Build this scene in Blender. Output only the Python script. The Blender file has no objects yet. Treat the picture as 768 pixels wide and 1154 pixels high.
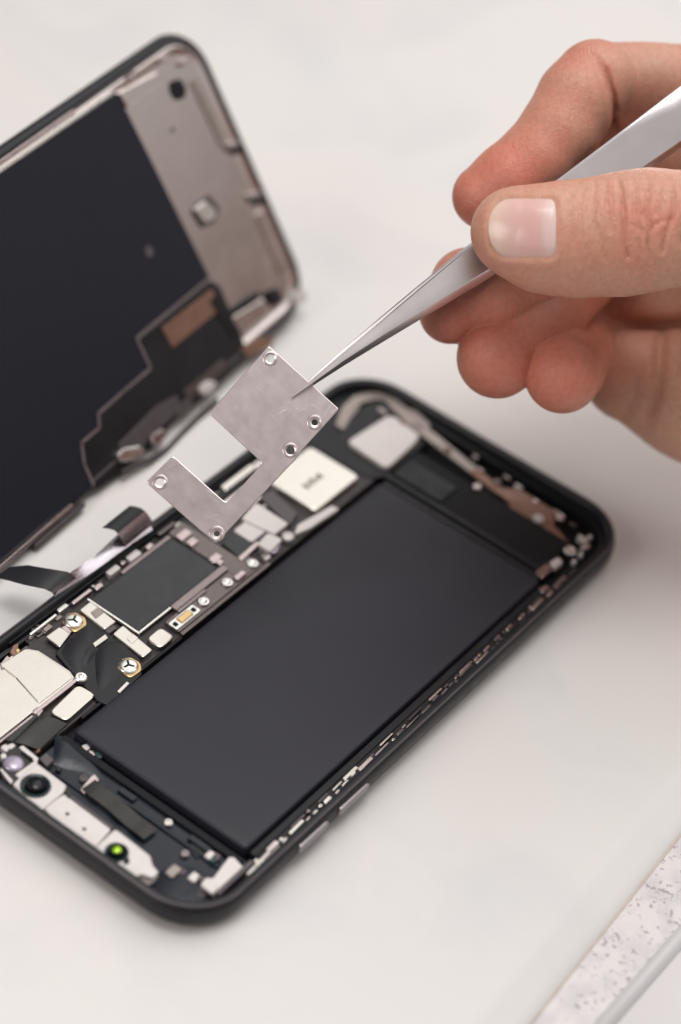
import bpy, bmesh, math, random
import numpy as np
from mathutils import Matrix, Vector

# ------------------------------------------------------------------ units: the scene is in metres, all modelling below in millimetres
S = 0.001
sc = bpy.context.scene
col = sc.collection
rnd = random.Random(7)

# ------------------------------------------------------------------ camera (solved from the phone's own edges)
CR = np.array([[0.5925338995711951, -0.7922737423956241, 0.1456224397865421],
               [-0.4787413414586557, -0.4917313654889053, -0.727328668603667],
               [0.6478505273883163, 0.36125141010776474, -0.67066169777156]])
CP = np.array([-246.90239317698752, -148.67374973871316, 373.1261171816052])
CF = 2900.0


def ray(x, y):
    return CR.T @ np.array([(x - 384) / CF, (y - 577) / CF, 1.0])


def at(x, y, z):
    """point of the photograph lifted onto the horizontal plane at height z (mm)"""
    d = ray(x, y)
    return CP + d * (z - CP[2]) / d[2]


def deep(x, y, d):
    """point of the photograph at distance d (mm) from the lens"""
    return CP + ray(x, y) * d


cam = bpy.data.cameras.new('camera')
camo = bpy.data.objects.new('camera', cam)
col.objects.link(camo)
M = Matrix(((CR[0][0], -CR[1][0], -CR[2][0], CP[0] * S),
            (CR[0][1], -CR[1][1], -CR[2][1], CP[1] * S),
            (CR[0][2], -CR[1][2], -CR[2][2], CP[2] * S),
            (0, 0, 0, 1)))
camo.matrix_world = M
cam.sensor_fit = 'HORIZONTAL'
cam.sensor_width = 24.0
cam.lens = CF / 768 * 24.0
cam.clip_start = 0.01
cam.clip_end = 100
cam.dof.use_dof = True
cam.dof.focus_distance = 0.505
cam.dof.aperture_fstop = 90.6 / 14.0
cam.dof.aperture_blades = 9
sc.camera = camo

# ------------------------------------------------------------------ materials
MATS = {}


def mat(name, color, rough=0.5, metal=0.0, var=0.0, vscale=200.0, rvar=0.0, bump=0.0, bscale=800.0, stretch=None, coat=0.0, spec=0.5):
    """principled material whose colour, gloss and relief are broken up by noise (object space, metres)"""
    m = bpy.data.materials.new(name)
    m.use_nodes = True
    nt = m.node_tree
    b = nt.nodes['Principled BSDF']
    b.inputs['Base Color'].default_value = (*color, 1)
    b.inputs['Roughness'].default_value = rough
    b.inputs['Metallic'].default_value = metal
    b.inputs['Coat Weight'].default_value = coat
    b.inputs['Specular IOR Level'].default_value = spec
    tc = nt.nodes.new('ShaderNodeTexCoord')
    src = tc.outputs['Object']
    if stretch:
        mp = nt.nodes.new('ShaderNodeMapping')
        mp.inputs['Scale'].default_value = stretch
        nt.links.new(src, mp.inputs['Vector'])
        src = mp.outputs['Vector']
    if var or rvar:
        n = nt.nodes.new('ShaderNodeTexNoise')
        n.inputs['Scale'].default_value = vscale
        n.inputs['Detail'].default_value = 6
        n.inputs['Roughness'].default_value = 0.65
        nt.links.new(src, n.inputs['Vector'])
        if var:
            mx = nt.nodes.new('ShaderNodeMix')
            mx.data_type = 'RGBA'
            lo = [max(0, c * (1 - var)) for c in color]
            hi = [min(1, c * (1 + var)) for c in color]
            mx.inputs[6].default_value = (*lo, 1)
            mx.inputs[7].default_value = (*hi, 1)
            nt.links.new(n.outputs['Fac'], mx.inputs[0])
            nt.links.new(mx.outputs[2], b.inputs['Base Color'])
        if rvar:
            mr = nt.nodes.new('ShaderNodeMapRange')
            mr.inputs['From Min'].default_value = 0.3
            mr.inputs['From Max'].default_value = 0.7
            mr.inputs['To Min'].default_value = max(0.02, rough - rvar)
            mr.inputs['To Max'].default_value = min(1, rough + rvar)
            nt.links.new(n.outputs['Fac'], mr.inputs['Value'])
            nt.links.new(mr.outputs['Result'], b.inputs['Roughness'])
    if bump:
        n2 = nt.nodes.new('ShaderNodeTexNoise')
        n2.inputs['Scale'].default_value = bscale
        n2.inputs['Detail'].default_value = 4
        nt.links.new(src, n2.inputs['Vector'])
        bp = nt.nodes.new('ShaderNodeBump')
        bp.inputs['Strength'].default_value = bump
        bp.inputs['Distance'].default_value = 0.0004
        nt.links.new(n2.outputs['Fac'], bp.inputs['Height'])
        nt.links.new(bp.outputs['Normal'], b.inputs['Normal'])
    MATS[name] = m
    return m


black_case = mat('black_aluminium', (0.009, 0.010, 0.013), 0.42, 0.0, 0.25, 300, 0.07, 0.06, 3000, spec=0.35)
black_plastic = mat('black_plastic', (0.009, 0.009, 0.011), 0.42, 0, 0.3, 300, 0.1, 0.1, 1500, spec=0.3)
deep_black = mat('black_recess', (0.005, 0.005, 0.007), 0.6, 0, 0.2, 300, spec=0.25)
black_film = mat('black_film', (0.010, 0.010, 0.013), 0.42, 0, 0.25, 120, 0.1, 0.2, 160, spec=0.35)
battery_mat = mat('battery_wrap', (0.018, 0.018, 0.026), 0.50, 0, 0.12, 60, 0.05, 0.05, 90, spec=0.35)
panel_mat = mat('graphite_sheet', (0.008, 0.009, 0.016), 0.65, 0, 0.12, 50, 0.05, 0.05, 120, spec=0.3)
chip_mat = mat('chip_film', (0.011, 0.013, 0.016), 0.32, 0, 0.3, 250, 0.08, 0.1, 250)
silver = mat('tin_silver', (0.62, 0.59, 0.535), 0.27, 1.0, 0.16, 120, 0.1, 0.10, 90)
bright_silver = mat('bright_silver', (0.78, 0.76, 0.72), 0.28, 1.0, 0.08, 500, 0.1, 0.08, 900)
pink_metal = mat('rosy_steel', (0.50, 0.42, 0.41), 0.3, 1.0, 0.15, 300, 0.12, 0.08, 900)
dim_steel = mat('dim_steel', (0.27, 0.225, 0.22), 0.36, 1.0, 0.3, 300, 0.12, 0.1, 900)
brown_metal = mat('brown_nickel', (0.17, 0.145, 0.14), 0.4, 1.0, 0.35, 400, 0.15, 0.15, 900)
back_metal = mat('backplate_steel', (0.68, 0.61, 0.585), 0.16, 1.0, 0.08, 90, 0.08, 0.03, 500)
board_mat = mat('board_laminate', (0.030, 0.024, 0.024), 0.5, 0.0, 0.6, 500, 0.15, 0.3, 900)
copper = mat('copper_flex', (0.25, 0.14, 0.10), 0.42, 0.5, 0.25, 300, 0.1, 0.1, 700)
gold = mat('gold_contact', (0.62, 0.44, 0.22), 0.3, 1.0, 0.15, 500, 0.1)
beige_flex = mat('beige_flex', (0.31, 0.265, 0.24), 0.4, 0.5, 0.18, 350, 0.1, 0.15, 500)
navy_plastic = mat('navy_plastic', (0.008, 0.012, 0.020), 0.32, 0, 0.25, 160, 0.1, 0.2, 300, spec=0.35)
olive_flex = mat('olive_flex', (0.022, 0.022, 0.019), 0.30, 0.3, 0.3, 200, 0.12, 0.2, 400)
white_part = mat('white_bracket', (0.64, 0.60, 0.58), 0.42, 0.25, 0.16, 300, 0.1, 0.08, 250)
flex_steel = mat('dark_steel_flex', (0.55, 0.51, 0.55), 0.24, 1.0, 0.3, 130, 0.08, 0.1, 500, stretch=(1, 9, 14))
shield_mat = None
button_mat = mat('anodised_button', (0.30, 0.27, 0.28), 0.35, 0.8, 0.1, 300)
lens_mat = mat('lens_glass', (0.003, 0.006, 0.009), 0.12, 0, spec=0.35)
green_glint = mat('painted_green_glint', (0.35, 0.60, 0.04), 0.15, 0.6)  # green reflection of the lens put into a colour
violet_lens = mat('violet_sensor', (0.42, 0.37, 0.46), 0.25, 0.4, 0.2, 400)
teal_mat = mat('teal_solder_mask', (0.015, 0.05, 0.05), 0.4, 0, 0.3, 400)
rubber = mat('grey_gasket', (0.10, 0.085, 0.09), 0.5, 0.4, 0.3, 300, 0.1, 0.1, 500)


def nodes_of(m):
    return m.node_tree.nodes, m.node_tree.links, m.node_tree.nodes['Principled BSDF']


# scratched steel (the cover plate)
def make_shield_mat():
    m = mat('scratched_steel', (0.66, 0.57, 0.565), 0.3, 1.0)
    N, L, b = nodes_of(m)
    tc = N.new('ShaderNodeTexCoord')
    cloud = N.new('ShaderNodeTexNoise')
    cloud.inputs['Scale'].default_value = 260
    cloud.inputs['Detail'].default_value = 8
    cloud.inputs['Roughness'].default_value = 0.7
    L.new(tc.outputs['Object'], cloud.inputs['Vector'])
    # two families of fine scratches
    outs = []
    bn = N.new('ShaderNodeTexNoise'); bn.inputs['Scale'].default_value = 75; bn.inputs['Detail'].default_value = 1
    L.new(tc.outputs['Object'], bn.inputs['Vector'])
    bs = N.new('ShaderNodeVectorMath'); bs.operation = 'SCALE'; bs.inputs['Scale'].default_value = 0.006
    L.new(bn.outputs['Color'], bs.inputs[0])
    bent = N.new('ShaderNodeVectorMath'); bent.operation = 'ADD'
    L.new(tc.outputs['Object'], bent.inputs[0]); L.new(bs.outputs['Vector'], bent.inputs[1])
    for ang, sx, thr in ((0.65, 46, 0.66), (-0.5, 62, 0.67), (2.1, 50, 0.67)):
        m0 = N.new('ShaderNodeMapping')
        m0.inputs['Rotation'].default_value = (0, 0, ang)
        L.new(bent.outputs[0], m0.inputs['Vector'])
        mp = N.new('ShaderNodeMapping')
        mp.inputs['Scale'].default_value = (sx, sx * 24, sx)
        L.new(m0.outputs['Vector'], mp.inputs['Vector'])
        n = N.new('ShaderNodeTexNoise')
        n.inputs['Scale'].default_value = 3.0
        n.inputs['Detail'].default_value = 2
        L.new(mp.outputs['Vector'], n.inputs['Vector'])
        r = N.new('ShaderNodeMapRange')
        r.inputs['From Min'].default_value = thr
        r.inputs['From Max'].default_value = thr + 0.06
        L.new(n.outputs['Fac'], r.inputs['Value'])
        outs.append(r.outputs['Result'])
    a = N.new('ShaderNodeMath'); a.operation = 'MAXIMUM'
    L.new(outs[0], a.inputs[0]); L.new(outs[1], a.inputs[1])
    a2 = N.new('ShaderNodeMath'); a2.operation = 'MAXIMUM'
    L.new(a.outputs[0], a2.inputs[0]); L.new(outs[2], a2.inputs[1])
    # scratches live in patches
    patch = N.new('ShaderNodeTexNoise')
    patch.inputs['Scale'].default_value = 170
    L.new(tc.outputs['Object'], patch.inputs['Vector'])
    pr = N.new('ShaderNodeMapRange')
    pr.inputs['From Min'].default_value = 0.45
    pr.inputs['From Max'].default_value = 0.62
    L.new(patch.outputs['Fac'], pr.inputs['Value'])
    sm = N.new('ShaderNodeMath'); sm.operation = 'MULTIPLY'
    L.new(a2.outputs[0], sm.inputs[0]); L.new(pr.outputs['Result'], sm.inputs[1])
    mx = N.new('ShaderNodeMix'); mx.data_type = 'RGBA'
    mx.inputs[6].default_value = (0.70, 0.615, 0.62, 1)
    mx.inputs[7].default_value = (0.77, 0.685, 0.68, 1)
    L.new(cloud.outputs['Fac'], mx.inputs[0])
    mx2 = N.new('ShaderNodeMix'); mx2.data_type = 'RGBA'
    mx2.inputs[7].default_value = (1.0, 0.95, 0.94, 1)
    sc_ = N.new('ShaderNodeMath'); sc_.operation = 'MULTIPLY'; sc_.inputs[1].default_value = 0.6
    L.new(sm.outputs[0], sc_.inputs[0])
    L.new(sc_.outputs[0], mx2.inputs[0])
    L.new(mx.outputs[2], mx2.inputs[6])
    L.new(mx2.outputs[2], b.inputs['Base Color'])
    rr = N.new('ShaderNodeMapRange')
    rr.inputs['From Min'].default_value = 0.3; rr.inputs['From Max'].default_value = 0.7
    rr.inputs['To Min'].default_value = 0.28; rr.inputs['To Max'].default_value = 0.36
    L.new(cloud.outputs['Fac'], rr.inputs['Value'])
    L.new(rr.outputs['Result'], b.inputs['Roughness'])
    bp = N.new('ShaderNodeBump'); bp.inputs['Strength'].default_value = 0.12; bp.inputs['Distance'].default_value = 0.00005
    ad = N.new('ShaderNodeMath'); ad.operation = 'ADD'
    L.new(cloud.outputs['Fac'], ad.inputs[0]); L.new(sm.outputs[0], ad.inputs[1])
    L.new(ad.outputs[0], bp.inputs['Height'])
    L.new(bp.outputs['Normal'], b.inputs['Normal'])
    return m


shield_mat = make_shield_mat()
tweezer_mat = mat('satin_steel', (0.80, 0.765, 0.77), 0.32, 1.0, 0.04, 60, 0.03)


def make_marble():
    m = mat('white_marble', (0.8, 0.78, 0.75), 0.32)
    N, L, b = nodes_of(m)
    tc = N.new('ShaderNodeTexCoord')
    wob = N.new('ShaderNodeTexNoise'); wob.inputs['Scale'].default_value = 14; wob.inputs['Detail'].default_value = 5
    L.new(tc.outputs['Object'], wob.inputs['Vector'])
    big = N.new('ShaderNodeTexNoise'); big.inputs['Scale'].default_value = 22; big.inputs['Detail'].default_value = 7
    big.inputs['Roughness'].default_value = 0.55; big.inputs['Distortion'].default_value = 0.8
    L.new(tc.outputs['Object'], big.inputs['Vector'])
    cr = N.new('ShaderNodeValToRGB')
    cr.color_ramp.elements[0].position = 0.30; cr.color_ramp.elements[0].color = (0.625, 0.62, 0.622, 1)
    cr.color_ramp.elements[1].position = 0.52; cr.color_ramp.elements[1].color = (0.68, 0.658, 0.643, 1)
    L.new(big.outputs['Fac'], cr.inputs['Fac'])
    tint = N.new('ShaderNodeMix'); tint.data_type = 'RGBA'; tint.blend_type = 'MULTIPLY'
    tint.inputs[0].default_value = 1.0
    cr2 = N.new('ShaderNodeValToRGB')
    cr2.color_ramp.elements[0].position = 0.35; cr2.color_ramp.elements[0].color = (1, 0.98, 0.97, 1)
    cr2.color_ramp.elements[1].position = 0.65; cr2.color_ramp.elements[1].color = (0.98, 1.0, 1.0, 1)
    L.new(wob.outputs['Fac'], cr2.inputs['Fac'])
    L.new(cr.outputs['Color'], tint.inputs[6]); L.new(cr2.outputs['Color'], tint.inputs[7])
    L.new(tint.outputs[2], b.inputs['Base Color'])
    return m


def make_granite():
    m = mat('speckled_granite', (0.72, 0.70, 0.70), 0.35)
    N, L, b = nodes_of(m)
    tc = N.new('ShaderNodeTexCoord')
    base = N.new('ShaderNodeTexNoise'); base.inputs['Scale'].default_value = 220; base.inputs['Detail'].default_value = 6
    L.new(tc.outputs['Object'], base.inputs['Vector'])
    cr = N.new('ShaderNodeValToRGB')
    cr.color_ramp.elements[0].position = 0.36; cr.color_ramp.elements[0].color = (0.58, 0.56, 0.565, 1)
    cr.color_ramp.elements[1].position = 0.56; cr.color_ramp.elements[1].color = (0.68, 0.65, 0.645, 1)
    L.new(base.outputs['Fac'], cr.inputs['Fac'])
    sp = N.new('ShaderNodeTexNoise'); sp.inputs['Scale'].default_value = 900; sp.inputs['Detail'].default_value = 3
    sp.inputs['Distortion'].default_value = 0.6
    L.new(tc.outputs['Object'], sp.inputs['Vector'])
    cl = N.new('ShaderNodeTexNoise'); cl.inputs['Scale'].default_value = 120
    L.new(tc.outputs['Object'], cl.inputs['Vector'])
    add = N.new('ShaderNodeMath'); add.operation = 'ADD'
    L.new(sp.outputs['Fac'], add.inputs[0])
    half = N.new('ShaderNodeMath'); half.operation = 'MULTIPLY'; half.inputs[1].default_value = 0.6
    L.new(cl.outputs['Fac'], half.inputs[0]); L.new(half.outputs[0], add.inputs[1])
    mr = N.new('ShaderNodeMapRange')
    mr.inputs['From Min'].default_value = 0.90; mr.inputs['From Max'].default_value = 1.00
    L.new(add.outputs[0], mr.inputs['Value'])
    mx = N.new('ShaderNodeMix'); mx.data_type = 'RGBA'
    mx.inputs[7].default_value = (0.34, 0.31, 0.33, 1)
    L.new(mr.outputs['Result'], mx.inputs[0]); L.new(cr.outputs['Color'], mx.inputs[6])
    L.new(mx.outputs[2], b.inputs['Base Color'])
    return m


marble = make_marble()
granite = make_granite()
grey_edge = mat('grey_sheet_edge', (0.55, 0.54, 0.545), 0.4, 0, 0.06, 60)
white_sheet = mat('white_sheet', (0.72, 0.70, 0.70), 0.4, 0, 0.03, 40)


# ------------------------------------------------------------------ mesh helpers (mm)
class MB:
    def __init__(self):
        self.v, self.f = [], []

    def add(self, verts, faces):
        o = len(self.v)
        self.v += [tuple(float(c) for c in p) for p in verts]
        self.f += [tuple(i + o for i in f) for f in faces]
        return self

    def loops(self, loops, cap0=True, cap1=True):
        n = len(loops[0])
        vs = [p for l in loops for p in l]
        fs = []
        for k in range(len(loops) - 1):
            for i in range(n):
                j = (i + 1) % n
                fs.append((k * n + i, k * n + j, (k + 1) * n + j, (k + 1) * n + i))
        if cap0:
            fs.append(tuple(reversed(range(n))))
        if cap1:
            b = (len(loops) - 1) * n
            fs.append(tuple(range(b, b + n)))
        return self.add(vs, fs)


BASE = {}


def obj(name, mb, m, parent=None, smooth=35, label=None, local=False):
    """one mesh object; vertices in world mm (or in the parent's own mm frame when local)"""
    me = bpy.data.meshes.new(name)
    off = np.zeros(3)
    root = parent
    while root is not None and root.parent is not None:
        root = root.parent
    if root is not None and not local:
        off = np.array(BASE.get(root.name, (0, 0, 0)), float)
    V = (np.array(mb.v, float) - off) * S
    me.from_pydata(V.tolist(), [], mb.f)
    bm = bmesh.new(); bm.from_mesh(me)
    bmesh.ops.recalc_face_normals(bm, faces=bm.faces)
    bm.to_mesh(me); bm.free()
    me.polygons.foreach_set('use_smooth', [True] * len(me.polygons))
    me.set_sharp_from_angle(angle=math.radians(smooth))
    me.polygons.foreach_set('use_smooth', [len(p.vertices) <= 4 for p in me.polygons])      # caps stay flat
    me.materials.append(m)
    o = bpy.data.objects.new(name, me)
    col.objects.link(o)
    if parent is not None:
        o.parent = parent
    if label:
        o['label'] = label
    return o


def thing(name, label, cat, loc=(0, 0, 0), matrix=None):
    o = bpy.data.objects.new(name, None)
    o.empty_display_size = 0.01
    col.objects.link(o)
    if matrix is not None:
        o.matrix_world = matrix
    else:
        o.location = [c * S for c in loc]
    BASE[o.name] = tuple(loc) if matrix is None else (0, 0, 0)
    o['label'] = label
    o['category'] = cat
    return o


def fillet(pts, r, n=4):
    """round the corners of a 2D polygon"""
    P = [np.array(p[:2], float) for p in pts]
    out = []
    N = len(P)
    for i in range(N):
        a, b, c = P[i - 1], P[i], P[(i + 1) % N]
        rr = r[i] if isinstance(r, (list, tuple)) else r
        u, w = a - b, c - b
        lu, lw = np.linalg.norm(u), np.linalg.norm(w)
        u, w = u / lu, w / lw
        ca = np.clip(u @ w, -0.9999, 0.9999)
        half = math.acos(ca) / 2
        t = min(rr / math.tan(half), lu * 0.45, lw * 0.45)
        if t < 1e-3 or half > 1.52:
            out.append(b)
            continue
        p0, p1 = b + u * t, b + w * t
        for k in range(n + 1):
            s = k / n
            out.append((1 - s) ** 2 * p0 + 2 * s * (1 - s) * b + s * s * p1)
    return out


def inset(P, d):
    P = [np.array(p, float) for p in P]
    A = sum(P[i - 1][0] * P[i][1] - P[i][0] * P[i - 1][1] for i in range(len(P)))
    sgn = 1 if A > 0 else -1
    out = []
    N = len(P)
    for i in range(N):
        a, b, c = P[i - 1], P[i], P[(i + 1) % N]
        e1 = b - a; e2 = c - b
        n1 = np.array([-e1[1], e1[0]]) / (np.linalg.norm(e1) + 1e-9) * sgn
        n2 = np.array([-e2[1], e2[0]]) / (np.linalg.norm(e2) + 1e-9) * sgn
        n = n1 + n2
        n = n / max(np.linalg.norm(n), 1e-6)
        k = 1 / max(n @ n1, 0.5)
        out.append(b + n * d * k)
    return out


def ident(x, y, z):
    return (x, y, z)


def slab(pts, z0, z1, r=0.5, c=0.15, mb=None, tf=ident, n=4):
    """an extruded outline with rounded corners and a small chamfer on top"""
    mb = mb or MB()
    P = fillet(pts, r, n) if r else [np.array(p[:2], float) for p in pts]
    loops = [[tf(p[0], p[1], z0) for p in P], [tf(p[0], p[1], z1 - c) for p in P]]
    Q = inset(P, c * 0.3)
    loops.append([tf(p[0], p[1], z1 - c * 0.3) for p in Q])
    Q = inset(P, c)
    loops.append([tf(p[0], p[1], z1) for p in Q])
    return mb.loops(loops)


def rect(u0, u1, v0, v1):
    return [(u0, v0), (u1, v0), (u1, v1), (u0, v1)]


def pix(pts, z):
    return [tuple(at(x, y, z)[:2]) for x, y in pts]


def disc(cx, cy, prof, mb=None, n=24, tf=ident, caps=True):
    """lathe: prof is a list of (radius, z)"""
    mb = mb or MB()
    loops = [[tf(cx + r * math.cos(2 * math.pi * i / n), cy + r * math.sin(2 * math.pi * i / n), z) for i in range(n)] for r, z in prof]
    return mb.loops(loops, caps, caps)


def patch(c, n, m, h, thick=0.12, mb=None):
    """a bent sheet over four 3D corners, raised by h(s, t) along z"""
    mb = mb or MB()
    c = [np.array(p, float) for p in c]
    vs = []
    for side in (0, 1):
        for i in range(n + 1):
            for j in range(m + 1):
                s, t = i / n, j / m
                p = (1 - s) * (1 - t) * c[0] + s * (1 - t) * c[1] + s * t * c[2] + (1 - s) * t * c[3]
                p = p + np.array([0, 0, h(s, t) - side * thick])
                vs.append(p)
    fs = []
    k = (n + 1) * (m + 1)
    ix = lambda i, j: i * (m + 1) + j
    for i in range(n):
        for j in range(m):
            fs.append((ix(i, j), ix(i + 1, j), ix(i + 1, j + 1), ix(i, j + 1)))
            fs.append((k + ix(i, j), k + ix(i, j + 1), k + ix(i + 1, j + 1), k + ix(i + 1, j)))
    for i in range(n):
        for j in (0, m):
            fs.append((ix(i, j), ix(i + 1, j), k + ix(i + 1, j), k + ix(i, j)))
    for j in range(m):
        for i in (0, n):
            fs.append((ix(i, j), ix(i, j + 1), k + ix(i, j + 1), k + ix(i, j)))
    return mb.add(vs, fs)


def strip(path, w, thick=0.15, mb=None):
    """flat ribbon along 3D points; w is the half-width vector (per point or one)"""
    mb = mb or MB()
    loops = []
    P = [np.array(p, float) for p in path]
    for i, p in enumerate(P):
        t = P[min(i + 1, len(P) - 1)] - P[max(i - 1, 0)]
        wv = np.array(w[i] if isinstance(w, list) else w, float)
        nn = np.cross(t, wv); nn = nn / np.linalg.norm(nn) * thick / 2
        loops.append([p - wv - nn, p + wv - nn, p + wv + nn, p - wv + nn])
    return mb.loops(loops)


# ------------------------------------------------------------------ setting: granite counter, marble board, second sheet
def tag(o, label, cat):
    o['label'] = label; o['category'] = cat
    return o


GZ = -3.2
mb = MB()
g = 1500
mb.add([(-g, -g, GZ), (g, -g, GZ), (g, g, GZ), (-g, g, GZ), (-g, -g, GZ - 30), (g, -g, GZ - 30), (g, g, GZ - 30), (-g, g, GZ - 30)],
       [(0, 1, 2, 3), (4, 7, 6, 5), (0, 4, 5, 1), (1, 5, 6, 2), (2, 6, 7, 3), (3, 7, 4, 0)])
o = obj('countertop', mb, granite)
o['kind'] = 'structure'

# marble board: edge runs parallel to the phone, slightly turned
e0 = at(597, 1154, GZ + 0.5); e1 = at(768, 938, GZ + 0.5)
ed = (e1 - e0); ed[2] = 0; ed /= np.linalg.norm(ed)
en = np.array([-ed[1], ed[0], 0])          # towards the phone


def board_pt(a, b, z):
    p = e0 + ed * a + en * b
    return (p[0], p[1], z)


mb = MB()
# cross-section across the edge: (distance from edge, z)
prof = [(0.0, GZ + 0.02), (0.0, GZ + 0.4), (0.5, GZ + 0.8), (2.2, -1.75), (4.6, -1.0), (6.0, -0.5), (7.2, -0.12), (8.6, 0.0), (700, 0.0), (700, GZ + 0.02)]
loops = [[board_pt(a, b, z) for b, z in prof] for a in (-500, 900)]
mb.loops(loops)
o = obj('marble_board', mb, marble, smooth=25)
tag(o, 'white marble board with a sloping edge under the opened phone', 'board')
mb = MB()
mb.loops([[board_pt(a, b, z) for b, z in ((-0.45, GZ + 0.02), (-0.35, GZ + 0.22), (-0.02, GZ + 0.35), (-0.02, GZ + 0.02))] for a in (-500, 900)])
obj('edge_seam', mb, mat('tan_sealant', (0.60, 0.52, 0.46), 0.5, 0, 0.3, 220), o)

# a second sheet with grey rim in the corner
f0 = at(671, 1154, GZ); f1 = at(768, 1044, GZ)
fd = f1 - f0; fd[2] = 0; fd /= np.linalg.norm(fd); fn = np.array([fd[1], -fd[0], 0])


def sheet_pt(a, b, z):
    p = f0 + fd * a + fn * b
    return (p[0], p[1], z)


t = thing('white_tray', 'white tray with a grey rim in the lower right corner beyond the speckled strip', 'tray', tuple(f0))
mb = MB()
mb.loops([[sheet_pt(a, b, z) for b, z in ((0, GZ + .02), (0, GZ + 0.9), (0.3, GZ + 1.2), (3.2, GZ + 1.2), (3.2, GZ + .02))] for a in (-60, 160)])
obj('rim', mb, grey_edge, t)
mb = MB()
mb.loops([[sheet_pt(a, b, z) for b, z in ((3.25, GZ + .02), (3.25, GZ + 1.0), (3.6, GZ + 1.35), (120, GZ + 1.35), (120, GZ + .02))] for a in (-60, 160)])
obj('tray_surface', mb, white_sheet, t)

# ------------------------------------------------------------------ the phone
L, W, RC = 150.9, 75.7, 12.5
PH = (L / 2, W / 2, 0)
phone = thing('smartphone', 'opened black smartphone lying on the marble with battery and circuit board exposed', 'phone', PH)


def rr_loop(ins, z, n=12):
    r = max(RC - ins, 0.6)
    x0, x1, y0, y1 = ins, L - ins, ins, W - ins
    pts = []
    for cx, cy, a0 in ((x1 - r, y1 - r, 0), (x0 + r, y1 - r, 90), (x0 + r, y0 + r, 180), (x1 - r, y0 + r, 270)):
        for k in range(n + 1):
            a = math.radians(a0 + 90 * k / n)
            pts.append((cx + r * math.cos(a), cy + r * math.sin(a), z))
    return pts


prof = [(3.6, 1.7), (3.3, 3.9), (2.5, 4.1), (2.3, 6.0), (2.05, 6.45), (1.75, 6.6), (1.0, 6.6), (0.55, 6.35), (0.25, 5.9), (0.03, 5.0), (0, 4.0),
        (0.08, 2.9), (0.4, 1.8), (1.0, 1.0), (2.0, 0.4), (3.6, 0.08), (6.0, 0.0)]
frame = obj('frame', MB().loops([rr_loop(i, z) for i, z in prof], cap0=True, cap1=True), black_case, phone, smooth=40)
obj('bumper_line', MB().loops([rr_loop(i, z) for i, z in ((0.62, 6.38), (0.55, 6.46), (0.75, 6.66), (0.95, 6.64), (0.9, 6.5))], False, False), rubber, phone)

# side buttons on the near long side
for a, b in (((417, 887), (383, 919)), ((370, 929), (337, 961))):
    u0 = at(a[0], a[1], 3.8)[0]; u1 = at(b[0], b[1], 3.8)[0]
    u0, u1 = min(u0, u1), max(u0, u1)
    tf = lambda x, y, z: (x, -z, y)
    obj('volume_button', slab(rect(u0, u1, 3.0, 5.1), -0.6, 0.42, 0.9, 0.2, tf=tf), button_mat, phone)

# mid plate
obj('mid_plate', slab([p[:2] for p in rr_loop(3.7, 0)], 1.2, 1.75, 0, 0.05), deep_black, phone)

# battery
mb = MB()
loops = []
for ins_, z_, r_ in ((0.0, 1.8, 1.0), (0.0, 4.75, 1.0), (0.10, 5.02, 1.0), (0.28, 5.2, 1.0), (0.6, 5.32, 1.0), (1.6, 5.42, 1.0), (3.5, 5.52, 0.8), (6.5, 5.62, 0.6), (11, 5.70, 0.5), (16, 5.74, 0.4), (20.6, 5.76, 0.1)):
    P_ = fillet(rect(21.7 + ins_, 122.4 - ins_, 6.7 + ins_, 49.1 - ins_), r_, 4)
    loops.append([(p[0], p[1], z_) for p in P_])
mb.loops(loops)
bat = obj('battery', mb, battery_mat, phone, smooth=50)
obj('battery_lip', slab(rect(22.3, 122.0, 4.75, 6.3), 1.8, 4.3, 0.3, 0.2), black_plastic, phone)
obj('battery_pouch_fold', slab(rect(122.9, 124.6, 7.5, 49.0), 1.8, 4.6, 0.3, 0.4), black_film, phone)
obj('battery_bracket', slab(rect(125.0, 126.6, 7.5, 50.0), 1.8, 4.9, 0.3, 0.3), black_plastic, phone)

# logic board
board = obj('logic_board', slab([(9, 51.2), (126, 51.2), (126, 73.0), (34, 73.0), (34, 71), (9, 71)], 1.8, 3.7, 0.8, 0.1), board_mat, phone)
obj('board_edge_rail', slab(rect(57, 86, 50.7, 51.6), 1.8, 4.35, 0.2, 0.1), brown_metal, phone)
obj('board_edge_rail', slab(rect(26, 56.5, 50.35, 50.9), 1.8, 4.2, 0.1, 0.1), black_plastic, phone)


def part(name, px, z, m, th=None, r=0.5, c=0.15, parent=None, label=None):
    return obj(name, slab(pix(px, z), z - (th or (z - 1.8)), z, r, c), m, parent or phone, label=label)


def cover(name, u0, u1, v0, v1, z, m, r=0.5, c=0.15, th=None, parent=None, label=None):
    return obj(name, slab(rect(u0, u1, v0, v1), z - (th or (z - 1.8)), z, r, c), m, parent or phone, label=label)


# big chip with its silver and brown edges
cover('shield_can', 50.6, 78.0, 57.0, 70.8, 4.3, black_plastic, 0.4)
cover('processor', 51.3, 76.8, 57.7, 70.2, 4.62, chip_mat, 0.3, 0.08, 0.5)
obj('can_wall', slab(rect(50.6, 51.1, 57.0, 70.8), 3.7, 4.75, 0.1, 0.08), bright_silver, phone)
obj('can_wall', slab(rect(51.15, 61.0, 57.0, 57.5), 3.7, 4.75, 0.1, 0.08), bright_silver, phone)
obj('can_wall', slab(rect(61.2, 78.2, 55.9, 57.6), 3.7, 4.72, 0.2, 0.1), dim_steel, phone)
obj('can_wall', slab(rect(61.5, 77.0, 70.3, 71.2), 3.7, 4.7, 0.2, 0.1), dim_steel, phone)
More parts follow.
